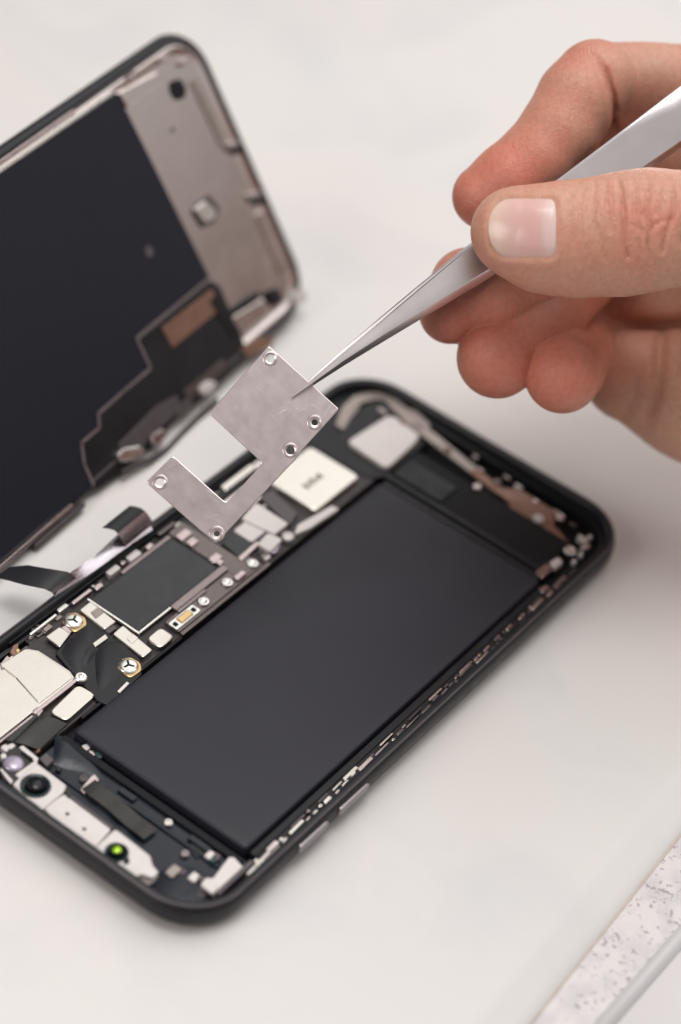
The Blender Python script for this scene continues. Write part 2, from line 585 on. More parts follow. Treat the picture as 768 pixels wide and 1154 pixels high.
# brown side rail with studs
cover('ground_rail', 57.0, 84.5, 51.7, 55.7, 4.45, brown_metal, 0.6)
cover('cross_rail', 77.6, 82.4, 52.2, 71.8, 4.55, brown_metal, 0.6)
cover('rail_ridge', 61.0, 70.0, 55.0, 55.8, 4.8, dim_steel, 0.2)
for (x, y) in ((229.7, 677.5), (256.5, 656), (285, 634.5)):
    p = at(x, y, 4.9)
    st = obj('standoff', disc(p[0], p[1], [(1.25, 4.0), (1.25, 4.7), (1.1, 4.95), (0.75, 4.98), (0.45, 4.8), (0.1, 4.8)]), bright_silver, phone)
for (x, y, w, h) in ((207.5, 602, 3.6, 2.2), (217, 610, 2.4, 2), (243, 628.5, 3.0, 2), (248, 633, 1.6, 1.6), (270.5, 648, 3.2, 1.5)):
    p = at(x, y, 5)
    obj('capacitor', slab(rect(p[0] - w / 2, p[0] + w / 2, p[1] - h / 2, p[1] + h / 2), 4.4, 5.05, 0.5, 0.25), pink_metal, phone)
# gold capsule
p0, p1 = at(198.5, 703, 4.9), at(219.5, 687, 4.9)
obj('capsule_holder', slab(rect(p0[0] - 1.0, p1[0] + 1.0, 52.35, 54.75), 4.3, 4.7, 0.4, 0.1), bright_silver, phone)
obj('gold_strip', slab(rect(p0[0] + 1.0, p1[0] - 0.9, 52.65, 54.45), 4.4, 4.95, 0.4, 0.3), gold, phone)
for p in (p0, p1):
    obj('capsule_end', slab(rect(p[0] - 0.5, p[0] + 0.45, 53.0, 54.1), 4.4, 4.9, 0.2, 0.1), deep_black, phone)

# connectors beside the chip
co = part('connector', [(89.5, 687.5), (102, 677.5), (131, 700.5), (118, 709.5)], 5.0, silver, 1.4)
part('connector_pad', [(102, 690), (111, 684), (117, 690), (108, 697)], 5.12, beige_flex, 0.3, 0.2, 0.05, co)
part('connector_foot', [(117, 709.5), (126, 702.5), (133, 707), (123, 714)], 4.6, rubber, 1)
co = part('connector', [(127, 714.5), (138.5, 704.5), (172, 732.5), (161.5, 741)], 5.0, silver, 1.4)
part('connector_pad', [(143, 720), (150, 714), (156, 719), (149, 725.5)], 5.1, silver, 0.3, 0.2, 0.05, co)
part('connector_cap', [(164.5, 719.7), (181, 706.2), (197, 717), (181, 731)], 4.95, silver, 1.4, 1.2, 0.3)
part('contact_pad', [(104, 725), (119, 714), (122, 719), (107, 729.5)], 4.95, silver, 0.4, 0.15)
part('flex_pad', [(51.5, 717.5), (66.5, 706.5), (80.5, 712), (67.5, 729.5)], 4.9, silver, 0.4, 0.3)
part('foil_corner', [(69, 707), (74, 705), (81, 711.5), (78, 714)], 4.98, pink_metal, 0.3, 0.1, 0.05)

# gold screws on folded lugs
for (x, y, k) in ((83, 699, 0.4), (145, 750, 0.9)):
    p = at(x, y, 5.1)
    lug = obj('lug', slab([(p[0] - 2.2, p[1] - 2.3), (p[0] + 1.2, p[1] - 2.5), (p[0] + 2.5, p[1] - 1.0), (p[0] + 2.4, p[1] + 1.4), (p[0] + 0.8, p[1] + 2.4), (p[0] - 1.9, p[1] + 1.6)], 3.9, 4.75, 1.0, 0.2), gold, phone)
    s = obj('screw', disc(p[0], p[1], [(2.0, 4.6), (2.0, 4.95), (1.7, 5.25), (1.2, 5.35), (0.1, 5.3)]), bright_silver, phone)
    cr_ = MB()
    for q in range(3):
        a = k + q * 2.094
        dx, dy = math.cos(a), math.sin(a)
        cr_.loops([[(p[0] + dx * u - dy * w, p[1] + dy * u + dx * w, z) for u, w in ((0, -0.22), (1.2, -0.22), (1.2, 0.22), (0, 0.22))] for z in (5.30 + q * 0.003, 5.375 + q * 0.003)])
    obj('screw_slot', cr_, deep_black, s)

# black insulating film over the charging area, with folds
def film(px, z, h, n=14, m_=10, name='insulating_film', mt=None):
    c = [at(x, y, z) for x, y in px]
    return obj(name, patch(c, n, m_, h, 0.2), mt or black_film, phone)


obj('insulating_film', slab(pix([(62, 736), (84, 712), (95, 690), (120, 712), (158, 742), (160, 760), (122, 795), (110, 790), (86, 764)], 4.45), 3.7, 4.45, 1.0, 0.2), black_film, phone)
bulge = lambda k_, q_: (lambda s_, t_: k_ * math.sin(math.pi * s_) ** 0.8 * math.sin(math.pi * t_) ** 0.8 - 0.12 + 0.10 * math.sin(q_ * s_ + 3 * t_) * math.sin(math.pi * s_))
film([(64, 737), (97, 696), (113, 724), (92, 766)], 4.45, bulge(0.75, 6))
film([(105, 731), (128, 716), (159, 744), (108, 790)], 4.45, bulge(0.65, 5))
film([(80, 745), (96, 752), (112, 730), (96, 716)], 4.6, bulge(0.5, 7))

part('film_edge_contact', [(132, 779), (143, 768), (146, 770), (135, 781)], 4.6, silver, 0.5, 0.1, 0.05)

# small screw and cover over the module
p = at(91.5, 762.5, 5.6)
obj('screw', disc(p[0], p[1], [(1.25, 4.5), (1.25, 5.45), (1.05, 5.65), (0.55, 5.68), (0.4, 5.5), (0.1, 5.5)]), bright_silver, phone)

# large silver module at the left with a two-level lid and folded rail
mod = obj('camera_module', slab([(6, 57.9), (32.4, 57.9), (33.2, 60), (33.0, 68.0), (31.5, 70.6), (25, 71.2), (6, 71.2)], 1.8, 5.0, 0.6, 0.25), silver, phone)
obj('module_cover', slab([(22.3, 58.4), (32.0, 58.3), (32.6, 60), (32.4, 68), (31.2, 70), (24.5, 70.6), (24.2, 66)], 4.8, 5.22, 0.5, 0.12), silver, mod)
obj('module_rail', slab(rect(19.5, 33.0, 56.9, 57.75), 1.8, 5.5, 0.2, 0.15), pink_metal, phone)
obj('module_rail', slab(rect(8, 19.2, 57.0, 57.5), 1.8, 5.15, 0.2, 0.15), pink_metal, phone)
part('battery_connector', [(55, 803), (88, 771), (108.5, 783), (75, 812.5)], 4.95, silver, 0.9, 1.3, 0.2)
part('rail_clamp', [(37, 800), (43, 796), (49, 800), (42, 809)], 5.3, pink_metal, 1.2, 0.2)
part('copper_tab', [(11, 735), (15, 727), (21, 724), (20, 734), (16, 740)], 5.2, copper, 1.4, 0.3)
part('gold_pin', [(17, 732), (21, 730), (23, 733), (19, 736)], 5.35, gold, 0.8, 0.2)
part('steel_tab', [(22, 733), (30, 727), (33, 730), (24, 738)], 5.1, rubber, 1.2, 0.4)
part('module_foot', [(0, 748), (8, 738), (11, 741), (2, 756)], 5.2, pink_metal, 1.2, 0.2)

# antenna clips along the far long edge
clips = [((33, 715), (64, 692.5), 3.0, bright_silver), ((64, 688), (77, 681.5), 5.0, bright_silver), ((81, 679.5), (103, 664), 4.0, pink_metal),
         ((107, 664), (115, 658), 5.5, pink_metal), ((121, 646.5), (134, 638), 7, white_part), ((136, 635), (141, 632), 5, pink_metal),
         ((144, 630.5), (157.5, 621.5), 7.5, white_part), ((165, 618), (172, 613), 5.5, pink_metal), ((178, 602), (197, 588), 5, brown_metal),
         ((252, 551), (285, 524), 8, silver), ((288, 527), (296, 519), 9, white_part)]
for a, b, w, m_ in clips:
    A, B = at(*a, 4.9), at(*b, 4.9)
    hw = w * 0.18 / 2 * 1.25
    obj('antenna_clip', slab(rect(A[0], B[0], (A[1] + B[1]) / 2 - hw, (A[1] + B[1]) / 2 + hw), 3.4, 4.9 + 0.1 * (w % 2), min(0.5, hw * .8), 0.2), m_, phone)
obj('side_channel', slab(rect(30, 100, 73.0, 73.7), 1.8, 5.4, 0.2, 0.1), black_plastic, phone)
p = at(41, 707, 5)
obj('spring_ring', disc(p[0] , p[1], [(1.2, 3.8), (1.2, 4.7), (1.0, 4.85), (0.6, 4.85), (0.5, 4.5), (0.1, 4.5)]), rubber, phone)

# second chip group to the right of the cover plate
part('radio_chip', [(250, 612), (279, 583), (306, 602), (272, 630)], 4.5, chip_mat, 1.2, 0.4)
part('brown_clip', [(268, 628), (290, 609), (293, 613), (272, 633)], 4.8, pink_metal, 1, 0.3)
part('shield_strip', [(272, 584), (289, 566), (325.5, 590), (310, 602)], 5.0, white_part, 1.4, 0.6)
part('dark_strip', [(293, 560), (307, 552), (336, 578), (327, 592)], 4.8, rubber, 1.4, 0.5)
part('small_can', [(290, 613), (302, 600), (319, 607.5), (305, 622)], 5.1, white_part, 1.4, 0.8)
p = at(325, 603.5, 5.0)
obj('standoff', disc(p[0], p[1], [(1.3, 4.0), (1.3, 4.9), (1.0, 5.1), (0.1, 5.1)]), white_part, phone)
part('violet_pad', [(305, 623), (313, 615), (318, 613), (311, 623)], 4.7, violet_lens, 0.5, 0.2)
part('edge_bracket', [(331, 603), (336, 591), (374, 569.5), (383, 573), (350, 595)], 4.6, white_part, 1.0, 0.4)
can = cover('sim_reader', 105.0, 121.0, 53.4, 67.2, 5.0, silver, 1.6, 0.3)
# faint printed mark on it
mk = MB()
for i, (du, dv, l) in enumerate(((0, 0, 1.8), (1.3, 0.1, 1.5), (2.6, 0.0, 1.9), (3.9, 0.1, 1.2), (5.0, 0, 1.7))):
    u, v = 109.3 + du, 58.9 + dv
    mk.loops([[(a, b, z) for a, b in ((u, v), (u + 0.8, v), (u + 0.8, v + l), (u, v + l))] for z in (4.99, 5.03)])
obj('printed_mark', mk, mat('grey_ink', (0.16, 0.15, 0.135), 0.5), can)
obj('can_notch', slab(rect(104.6, 107.5, 51.9, 53.2), 1.8, 4.4, 0.2), black_plastic, phone)
cover('small_can', 86.5, 100.5, 64.5, 69.5, 4.8, silver, 0.6)
cover('small_can', 88, 96, 57.5, 62.5, 4.6, white_part, 0.6)
cover('socket', 85.5, 103.5, 70.0, 72.2, 4.6, black_plastic, 0.4)

# top end: silver speaker cap, beige flex, vibration unit
cover('end_block', 122.5, 146.5, 50.2, 73.5, 4.0, black_plastic, 5.0)
cap = part('speaker_cap', [(391, 497), (441, 465.5), (474, 490), (468, 499), (437, 528)], 5.0, white_part, 1.2, [1.5, 2.2, 1.2, 0.8, 1.6], 0.35)
cover('vibration_unit', 126.4, 137.6, 8.6, 49.6, 4.6, deep_black, 0.8, 0.4)
cover('vibration_unit_step', 127.2, 134.0, 36.0, 49.0, 5.0, black_plastic, 0.8, 0.3)
fl = [(386, 476), (392, 460), (404, 450), (420, 446), (436, 447), (450, 460), (468, 478), (490, 495), (510, 511), (534, 530), (556, 548), (580, 564), (606, 582), (628, 602), (640, 615)]
wd = [7, 8, 9, 9, 10, 11, 10, 10, 9, 8, 7.5, 8, 9, 7, 4.5]
path = [at(x, y, 4.55 + 0.25 * math.sin(i * 1.3)) for i, (x, y) in enumerate(fl)]
hws = []
for i in range(len(path)):
    t_ = path[min(i + 1, len(path) - 1)] - path[max(i - 1, 0)]
    n_ = np.array([-t_[1], t_[0], 0]); n_ /= np.linalg.norm(n_)
    hws.append(n_ * wd[i] * 0.145)
obj('flex_cable', strip(path[:10], hws[:10], 0.25), beige_flex, phone, smooth=50)
obj('flex_cable', strip(path[9:], hws[9:], 0.25), copper, phone, smooth=50, label='copper coloured flex cable at the top corner')
part('copper_plate', [(563, 549), (588, 552), (624, 574), (626, 590), (604, 588), (576, 572)], 4.7, copper, 0.5, 0.6)
part('flex_hook', [(378, 478), (384, 462), (398, 452), (406, 458), (396, 470), (388, 484)], 4.6, beige_flex, 0.5, 0.6)
part('flex_foot', [(452, 458), (470, 462), (486, 478), (478, 486), (462, 476)], 4.8, beige_flex, 0.5, 0.6)
for (x, y, r, m_) in ((538.5, 547.5, 1.0, pink_metal), (607.5, 583, 1.25, white_part), (632.5, 582, 1.0, pink_metal), (643.5, 619.5, 1.35, bright_silver), (661.5, 615, 0.9, pink_metal), (561, 542, 0.8, beige_flex)):
    p = at(x, y, 5.2)
    obj('screw', disc(p[0], p[1], [(r, 4.0), (r, 5.0), (r * .8, 5.25), (r * .45, 5.3), (r * .35, 5.15), (0.05, 5.15)], n=16), m_, phone)
part('contact_clip', [(603, 645), (617, 634), (624, 640), (611, 652)], 5.0, pink_metal, 1.2, 0.5)
part('contact_clip', [(620, 633), (630, 627), (635, 633), (625, 641)], 5.1, white_part, 1.2, 0.5)
part('contact_clip', [(608, 663), (616, 659), (620, 662), (611, 669)], 4.6, pink_metal, 1, 0.4)

# near long rail with its row of small contacts
cover('rail_ledge', 20.5, 132, 3.3, 4.6, 4.5, black_plastic, 0.2)
cover('rail_ledge', 24, 126, 2.3, 3.1, 5.6, black_case, 0.2)
for row in (0, 1):
    x = 19.5 + row * 1.3
    while x < 129:
        l = rnd.choice((0.7, 1.4, 2.2, 3.2, 4.6))
        v = (2.7 if row == 0 else 3.6) + rnd.uniform(-0.2, 0.3)
        w = rnd.uniform(0.22, 0.5)
        z = (5.6 if row == 0 else 5.0) + rnd.uniform(0.0, 0.6)
        if x > 62:
            m_ = rnd.choice((dim_steel, pink_metal, rubber, brown_metal, pink_metal, silver)); w *= 0.8
        else:
            m_ = rnd.choice((white_part, silver, pink_metal, dim_steel, silver, rubber))
        if l < 1:
            obj('contact_clip', disc(x + l / 2, v, [(0.45, 4.0), (0.45, z - 0.15), (0.3, z), (0.05, z)], n=12), m_, phone)
        else:
            obj('contact_strip', slab([(x, v - w), (x + l, v - w + 0.15), (x + l * 0.95, v + w), (x + 0.1, v + w - 0.1)], 4.0, z, 0.2, 0.1), m_, phone)
        x += l + rnd.uniform(0.2, 1.3) * (1.0 if row == 0 else 2.2)
cover('side_spring', 10.0, 20.5, 3.7, 4.7, 5.2, rubber, 0.3)
part('side_spring', [(277, 985), (313, 947), (316, 951), (284, 986)], 5.4, white_part, 0.8, 0.4)

# camera end: tray, bracket with two lenses, sensor, flexes
cover('speaker_tray', 4.2, 21.3, 5.4, 50.4, 3.2, navy_plastic, 1.0, 0.3)
cover('tray_ridge', 19.0, 20.6, 6, 50.2, 4.0, deep_black, 0.4)
part('ridge_clip', [(160, 866), (170, 872), (180, 884), (172, 888), (158, 876)], 4.4, black_film, 0.8, 0.4)
br = obj('bracket_plate', slab(pix([(48, 909.5), (73, 895), (125.5, 934.5), (103, 960), (84, 945), (80, 937), (70, 934), (66, 925), (58, 921)], 4.9), 3.2, 4.9, 0.4, 0.2), white_part, phone)
for (x, y) in ((76, 917.5), (95, 934.5)):
    p = at(x, y, 4.9)
    obj('bracket_hole', disc(p[0], p[1], [(0.4, 4.85), (0.4, 4.915), (0.05, 4.915)], n=12), deep_black, br)
part('bracket_edge', [(74, 894.5), (76, 893), (128, 932.5), (126, 934)], 5.15, rubber, 0.6, 0.1, 0.05)


def camera(hpx, cx, cy, r, z):
    h = part('camera_housing', hpx, z, white_part, None, 0.9, 0.4)
    p = at(cx, cy, z)
    obj('lens_bowl', disc(p[0], p[1], [(r * 1.04, z - 0.1), (r * 1.02, z + 0.2), (r * 0.95, z + 0.32), (r * 0.86, z + 0.28), (r * 0.7, z + 0.08), (r * 0.1, z + 0.06)], n=36), lens_mat, h)
    obj('lens_ring', disc(p[0], p[1], [(r * 0.97, z + 0.30), (r * 0.93, z + 0.36), (r * 0.89, z + 0.33), (r * 0.88, z + 0.24)], n=36, caps=False), teal_mat, h)
    obj('lens_barrel', disc(p[0], p[1], [(r * 0.66, z + 0.05), (r * 0.62, z + 0.9), (r * 0.57, z + 1.0), (r * 0.5, z + 0.96), (r * 0.42, z + 0.7), (r * 0.05, z + 0.6)], n=36), deep_black, h)
    obj('lens', disc(p[0], p[1], [(r * 0.44, z + 0.66), (r * 0.36, z + 0.78), (r * 0.2, z + 0.86), (0.03, z + 0.88)], n=32), lens_mat, h, smooth=80)
    return h, p


camera([(13, 884), (40, 858), (76, 885), (72, 893), (46.5, 914)], 40, 886, 2.85, 5.3)
part('housing_clip', [(72, 892), (77, 885), (80, 891), (81, 898), (77, 899)], 5.2, olive_flex, 0.6, 0.3)
h2, p2 = camera([(103, 958), (130, 933), (170, 964), (173, 975), (180, 983), (172, 990), (160, 985), (142, 993)], 131.5, 961, 2.2, 5.3)
obj('lens_glint', disc(p2[0], p2[1], [(0.9, 6.1), (0.85, 6.22), (0.55, 6.33), (0.05, 6.36)], n=20), green_glint, h2, smooth=80)  # small green dome painted as the glint on the lens
part('barrel_tab', [(140, 968), (146, 966), (146, 973), (139, 975)], 5.45, black_plastic, 0.5, 0.4, 0.1, h2)
# infrared sensor
se = part('sensor_frame', [(0, 872), (4, 848), (21, 841), (43, 857), (14, 883), (4, 880)], 5.0, olive_flex, None, 0.6)
part('sensor_frame_rim', [(21, 842), (26, 840), (44, 855), (40, 859)], 5.25, white_part, 0.5, 0.3, 0.1, se)
part('sensor_window', [(25, 846), (38, 855), (36, 858), (23, 848)], 5.3, deep_black, 0.3, 0.3, 0.05, se)
part('sensor_frame_rim', [(-1, 866), (2, 866), (15, 880), (12, 884)], 5.2, white_part, 0.5, 0.3, 0.1, se)
part('sensor_frame_rim', [(17, 873), (40, 857), (43, 859), (22, 877)], 5.2, white_part, 0.5, 0.2, 0.1, se)
p = at(15.5, 861, 5)
obj('sensor_dome', disc(p[0], p[1], [(2.0, 4.8), (2.0, 5.1), (1.7, 5.4), (1.0, 5.6), (0.1, 5.65)], n=24), violet_lens, se, smooth=80)
for px in ([(0, 842), (6, 838), (12, 842), (7, 848)], [(8, 840), (14, 837), (18, 840), (12, 845)], [(0, 850), (6, 848), (8, 853), (2, 856)]):
    part('contact_clip', px, 5.2, white_part, 1.2, 0.4)
part('copper_tab', [(40, 847), (44, 843), (46, 845), (41, 849)], 4.8, copper, 0.6, 0.2)
part('shield_tab', [(44, 855), (52, 848), (61, 856), (53, 864)], 4.6, rubber, 1.2, 0.3, label='small grey metal tab beside the sensor')
part('shield_tab', [(62, 866), (66, 862), (70, 866), (66, 870)], 4.2, navy_plastic, 1.0, 0.3)
# dark flex curling out from the module
c = [at(6, 836, 4.9), at(42, 806, 4.9), at(76, 815, 4.2), at(44, 846, 4.0)]
obj('flex_sheet', patch(c, 12, 10, lambda s, t: 0.5 * math.sin(math.pi * t) + 0.2 * math.sin(3 * s + t), 0.2), olive_flex, phone, smooth=60)
c = [at(6, 836, 5.0), at(41, 806, 5.0), at(43, 809, 4.9), at(14, 838, 4.9)]
obj('flex_sheet_edge', patch(c, 6, 2, lambda s, t: 0.55, 0.2), olive_flex, phone)
# navy film and strip of folded flex
c = [at(62, 828, 3.9), at(104, 836, 3.3), at(120, 880, 3.2), at(60, 862, 3.5)]
obj('navy_film', patch(c, 12, 12, lambda s, t: 0.7 * math.sin(math.pi * s) ** 0.7 * math.sin(math.pi * t) ** 0.7 - 0.15 + 0.12 * math.sin(7 * s + 2 * t), 0.15), navy_plastic, phone, smooth=60)
for px, m_ in (([(92, 840), (99, 838), (102, 843), (96, 847)], white_part), ([(99, 845), (105, 846), (108, 851), (102, 852)], pink_metal),
               ([(104, 845), (115, 850), (116, 854), (110, 854)], teal_mat)):
    part('contact_clip', px, 4.0, m_, 0.6, 0.3)
part('flex_pad', [(90, 890), (102, 875), (107, 872), (112, 879), (104, 887), (95, 895)], 3.9, pink_metal, 0.4, 0.3)
fp = [(98, 883), (110, 893), (120, 900), (130, 908), (140, 917), (150, 926), (160, 933), (170, 941)]
path = [at(x, y, 3.7 + 0.55 * abs(math.sin(i * 1.25))) for i, (x, y) in enumerate(fp)]
d_ = path[-1] - path[0]
nv = np.array([-d_[1], d_[0], 0]); nv /= np.linalg.norm(nv)
obj('ribbon_cable', strip(path, nv * 1.8, 0.25), olive_flex, phone, smooth=25)
part('orange_contact', [(157, 985), (166, 980), (172, 985), (176, 992), (166, 998), (158, 993)], 4.4, beige_flex, 0.8, 0.4)
part('gold_contact', [(168, 985), (173, 983), (178, 988), (173, 992)], 4.6, gold, 0.5, 0.3)
for (x, y, w, h, m_) in ((195.5, 981, 3.0, 2.0, beige_flex), (203, 1022, 3.0, 2.2, beige_flex), (219, 988, 2.2, 1.8, white_part), (226, 989, 1.6, 1.4, rubber),
                         (237, 963, 2.0, 1.6, white_part), (244, 965, 1.8, 1.6, rubber), (241, 968, 1.6, 1.2, teal_mat)):
    p = at(x, y, 4.2)
    obj('capacitor', slab(rect(p[0] - w / 2, p[0] + w / 2, p[1] - h / 2, p[1] + h / 2), 3.0, 4.2, 0.5, 0.3), m_, phone)
p = at(206, 1003, 3.6)
obj('round_seat', disc(p[0], p[1], [(5.6, 3.0), (5.6, 3.5), (5.2, 3.7), (0.1, 3.7)], n=36), navy_plastic, phone)
part('film_square', [(210, 955), (224, 944), (237, 957), (222, 968)], 3.5, black_film, 0.3, 0.2)
sp = part('corner_clip', [(226, 997), (232, 989), (240, 990), (258, 966), (264, 966), (276, 979), (274, 985), (244, 1007)], 4.9, white_part, 1.6, 0.5)
part('clip_tab', [(226, 997), (232, 990), (246, 1000), (240, 1008)], 5.15, white_part, 0.6, 0.4, 0.15, sp)

# small surface-mount parts scattered over the bare stretches of the board
for (u0, u1, v0, v1, n_) in ((84.5, 104, 51.8, 57.0, 9), (97, 104.5, 57.5, 69.0, 6), (33.5, 50, 70.6, 72.6, 7), (52, 104, 71.6, 72.8, 12), (46.5, 50.3, 57, 69, 4), (9, 20, 51.5, 55.5, 5)):
    for q_ in range(n_):
        w_, h_ = rnd.choice(((1.2, 0.6), (0.7, 1.2), (1.6, 0.9), (0.9, 0.6), (2.0, 1.0)))
        u, v = rnd.uniform(u0, u1 - w_), rnd.uniform(v0, v1 - min(h_, (v1 - v0) * .9))
        obj('capacitor', slab(rect(u, u + w_, v, v + h_), 3.6, rnd.uniform(4.1, 4.6), 0.15, 0.12), rnd.choice((rubber, beige_flex, dim_steel, white_part, copper, silver)), phone)
# copper glints and springs along the top end
for q_ in range(13):
    v = 6.5 + q_ * 4.6 + rnd.uniform(-1, 1)
    u = 143.2 + rnd.uniform(-1.6, 1.4) - (2.2 if v < 14 else 0)
    w_, h_ = rnd.uniform(0.5, 1.3), rnd.uniform(0.8, 2.4)
    obj('contact_clip', slab(rect(u, u + w_, v, v + h_), 3.8, rnd.uniform(4.9, 5.4), 0.25, 0.18), rnd.choice((pink_metal, copper, beige_flex, white_part, dim_steel)), phone)
for q_ in range(7):
    u = 133 + q_ * 1.5 + rnd.uniform(-.4, .4)
    v = 5.0 + rnd.uniform(-1.0, 1.8) + 0.06 * max(0.0, u - 133) ** 1.5
    obj('contact_clip', disc(u, v, [(0.55, 4.0), (0.5, 5.0), (0.3, 5.2), (0.05, 5.2)], n=14), rnd.choice((pink_metal, white_part, copper)), phone)
# ribs and seats of the tray at the camera end
for (u0, u1, v0, v1, z_) in ((15.8, 16.5, 8, 36, 3.7), (12.0, 12.5, 22, 46, 3.55), (17.2, 18.6, 12, 17, 3.9), (17.0, 18.4, 30, 34, 3.9), (6.5, 9.5, 8.5, 9.1, 3.8)):
    cover('tray_rib', u0, u1, v0, v1, z_, navy_plastic, 0.25, 0.15)
for (u, v) in ((14.2, 15.0), (10.5, 12.8), (17.8, 22.0), (15.0, 40.5), (18.2, 46.5), (9.0, 6.8)):
    obj('screw', disc(u, v, [(0.9, 3.0), (0.9, 3.75), (0.7, 3.9), (0.4, 3.9), (0.3, 3.75), (0.05, 3.75)], n=16), rnd.choice((rubber, dim_steel, silver)), phone)

# display flex standing along the far side, with two folded tabs
c = [at(60, 675, 6.85), at(172, 597, 6.85), at(163, 577, 7.7), at(77, 649, 7.7)]
dfx = obj('display_flex', patch(c, 24, 8, lambda s_, t_: 0.22 * math.sin(math.pi * t_) + 0.38 * math.cos(7.5 * s_ + 0.4) * (0.5 + t_), 0.18), flex_steel, phone, smooth=60)
wv0 = (np.array(at(81, 650, 8.6)) - np.array(at(56, 669, 8.0))) / 2
t1 = [at(71, 659, 7.8), at(68.5, 656.5, 8.7)]
obj('flex_fold', strip([at(73, 661, 7.3), at(71, 658.5, 8.2), at(67.5, 656, 8.9)], wv0, 0.2), flex_steel, dfx, smooth=60)
t1 = [at(69, 657, 8.75), at(63, 654, 9.2), at(52, 652, 9.2), at(38, 649.5, 8.8), at(20, 645.5, 8.0), at(3, 645, 7.2)]
obj('flex_tab', strip(t1, [wv0 * k_ for k_ in (1.0, 1.0, 0.98, 0.95, 0.88, 0.6)], 0.22), black_film, dfx, smooth=60)
wv1 = (np.array(at(163, 575, 10.0)) - np.array(at(132, 600, 10.0))) / 2
obj('flex_fold', strip([at(157, 603, 7.2), at(155, 598, 8.6), at(151, 592, 10.0), at(147, 587.5, 10.8)], wv1, 0.2), flex_steel, dfx, smooth=60)
obj('flex_tab', strip([at(148, 588.5, 10.75), at(144, 585, 11.2), at(137, 583, 11.3), at(131, 582.5, 11.2)], wv1 * 0.97, 0.22), black_plastic, dfx, smooth=60)

# ------------------------------------------------------------------ the display assembly leaning beside the phone
LW, LL = 72.6, 148.0
th, ya, ro = math.radians(53.35348889), math.radians(4.24959106), math.radians(-0.65142053)
Rx = Matrix.Rotation(th, 3, 'X'); Rz = Matrix.Rotation(ya, 3, 'Z'); Ry = Matrix.Rotation(ro, 3, 'Y')
LRm = Rz @ Ry @ Rx
LT = np.array([17.91983018, 88.24267087, 0.9])
lid = thing('phone_screen', 'detached phone display leaning open behind the phone with its dark inner side shown', 'phone screen', tuple(LT),
            matrix=Matrix.Translation(Vector(LT * S)) @ LRm.to_4x4())
LR = np.array(LRm)


def onlid(x, y, h=0.0):
    """point of the photograph on the display's inner face raised by h, in the display's own frame"""
    o_ = LR.T @ (CP - LT); d = LR.T @ ray(x, y)
    q = o_ + d * (h - o_[2]) / d[2]
    return q[:2]


def lobj(name, mb, m, parent=lid, smooth=40, label=None):
    return obj(name, mb, m, parent, smooth, label, local=True)


def lpart(name, px, h, m, th=0.6, r=0.6, c=0.15, parent=lid, label=None):
    return lobj(name, slab([onlid(x, y, h) for x, y in px], h - th, h, r, c), m, parent, label=label)


def lr_loop(ins, z, n=12, R0=11.5):
    r = max(R0 - ins, 0.5)
    x0, x1, y0, y1 = ins, LL - ins, ins, LW - ins
    pts = []
    for cx, cy, a0 in ((x1 - r, y1 - r, 0), (x0 + r, y1 - r, 90), (x0 + r, y0 + r, 180), (x1 - r, y0 + r, 270)):
        for k in range(n + 1):
            a = math.radians(a0 + 90 * k / n)
            pts.append((cx + r * math.cos(a), cy + r * math.sin(a), z))
    return pts


lobj('bezel', MB().loops([lr_loop(i, z) for i, z in ((2.6, -0.3), (2.3, 0.25), (1.9, 0.5), (1.2, 0.5), (0.8, 0.2), (0.35, -0.2), (0.05, -0.9), (0.0, -1.5), (0.2, -2.1), (1.0, -2.5), (3.0, -2.6))]), black_case)
lobj('back_plate', MB().loops([lr_loop(i, z) for i, z in ((2.2, -1.0), (2.2, 0.0), (2.9, 0.42), (3.4, 0.42), (4.0, 0.1), (5, 0.1))]), back_metal)
lobj('inner_rim', MB().loops([lr_loop(i, z) for i, z in ((2.0, 0.0), (2.0, 0.75), (2.15, 0.85), (2.45, 0.85), (2.6, 0.75), (2.6, 0.0))], False, False), rubber)
# dark graphite panel: outline with the stepped cut-out
panel_px = [(-250, 360), (133, 104), (237, 313), (154, 381), (170, 415), (139, 441), (111, 466), (112, 482), (92, 499), (95, 523), (105, 546), (47, 592), (-90, 700)]
PANEL = [onlid(x, y, 0.9) for x, y in panel_px]
P0 = PANEL[1]; xe = (PANEL[1][0] + PANEL[2][0]) / 2
PANEL[0] = (4.5, PANEL[1][1]); PANEL[-1] = (4.5, PANEL[-2][1])
panel = lobj('light_panel', slab(PANEL, 0.0, 0.9, 0.5, 0.2), panel_mat)
# thin gasket line round the stepped cut-out
gp = [onlid(x, y, 1.0) for x, y in panel_px[2:11]]
mbg = MB()
gpath = [(p[0], p[1], 1.0) for p in gp]
for a, b in zip(gpath[:-1], gpath[1:]):
    a = np.array(a); b = np.array(b); d_ = b - a; n_ = np.array([-d_[1], d_[0], 0]); n_ = n_ / np.linalg.norm(n_) * 0.32
    e_ = d_ / np.linalg.norm(d_) * 0.3
    mbg.loops([[a - e_ - n_ + (0, 0, z), b + e_ - n_ + (0, 0, z), b + e_ + n_ + (0, 0, z), a - e_ + n_ + (0, 0, z)] for z in (-0.6, 0.12)])
lobj('gasket', mbg, mat('mauve_gasket', (0.20, 0.165, 0.175), 0.4, 0.3, 0.2, 200))
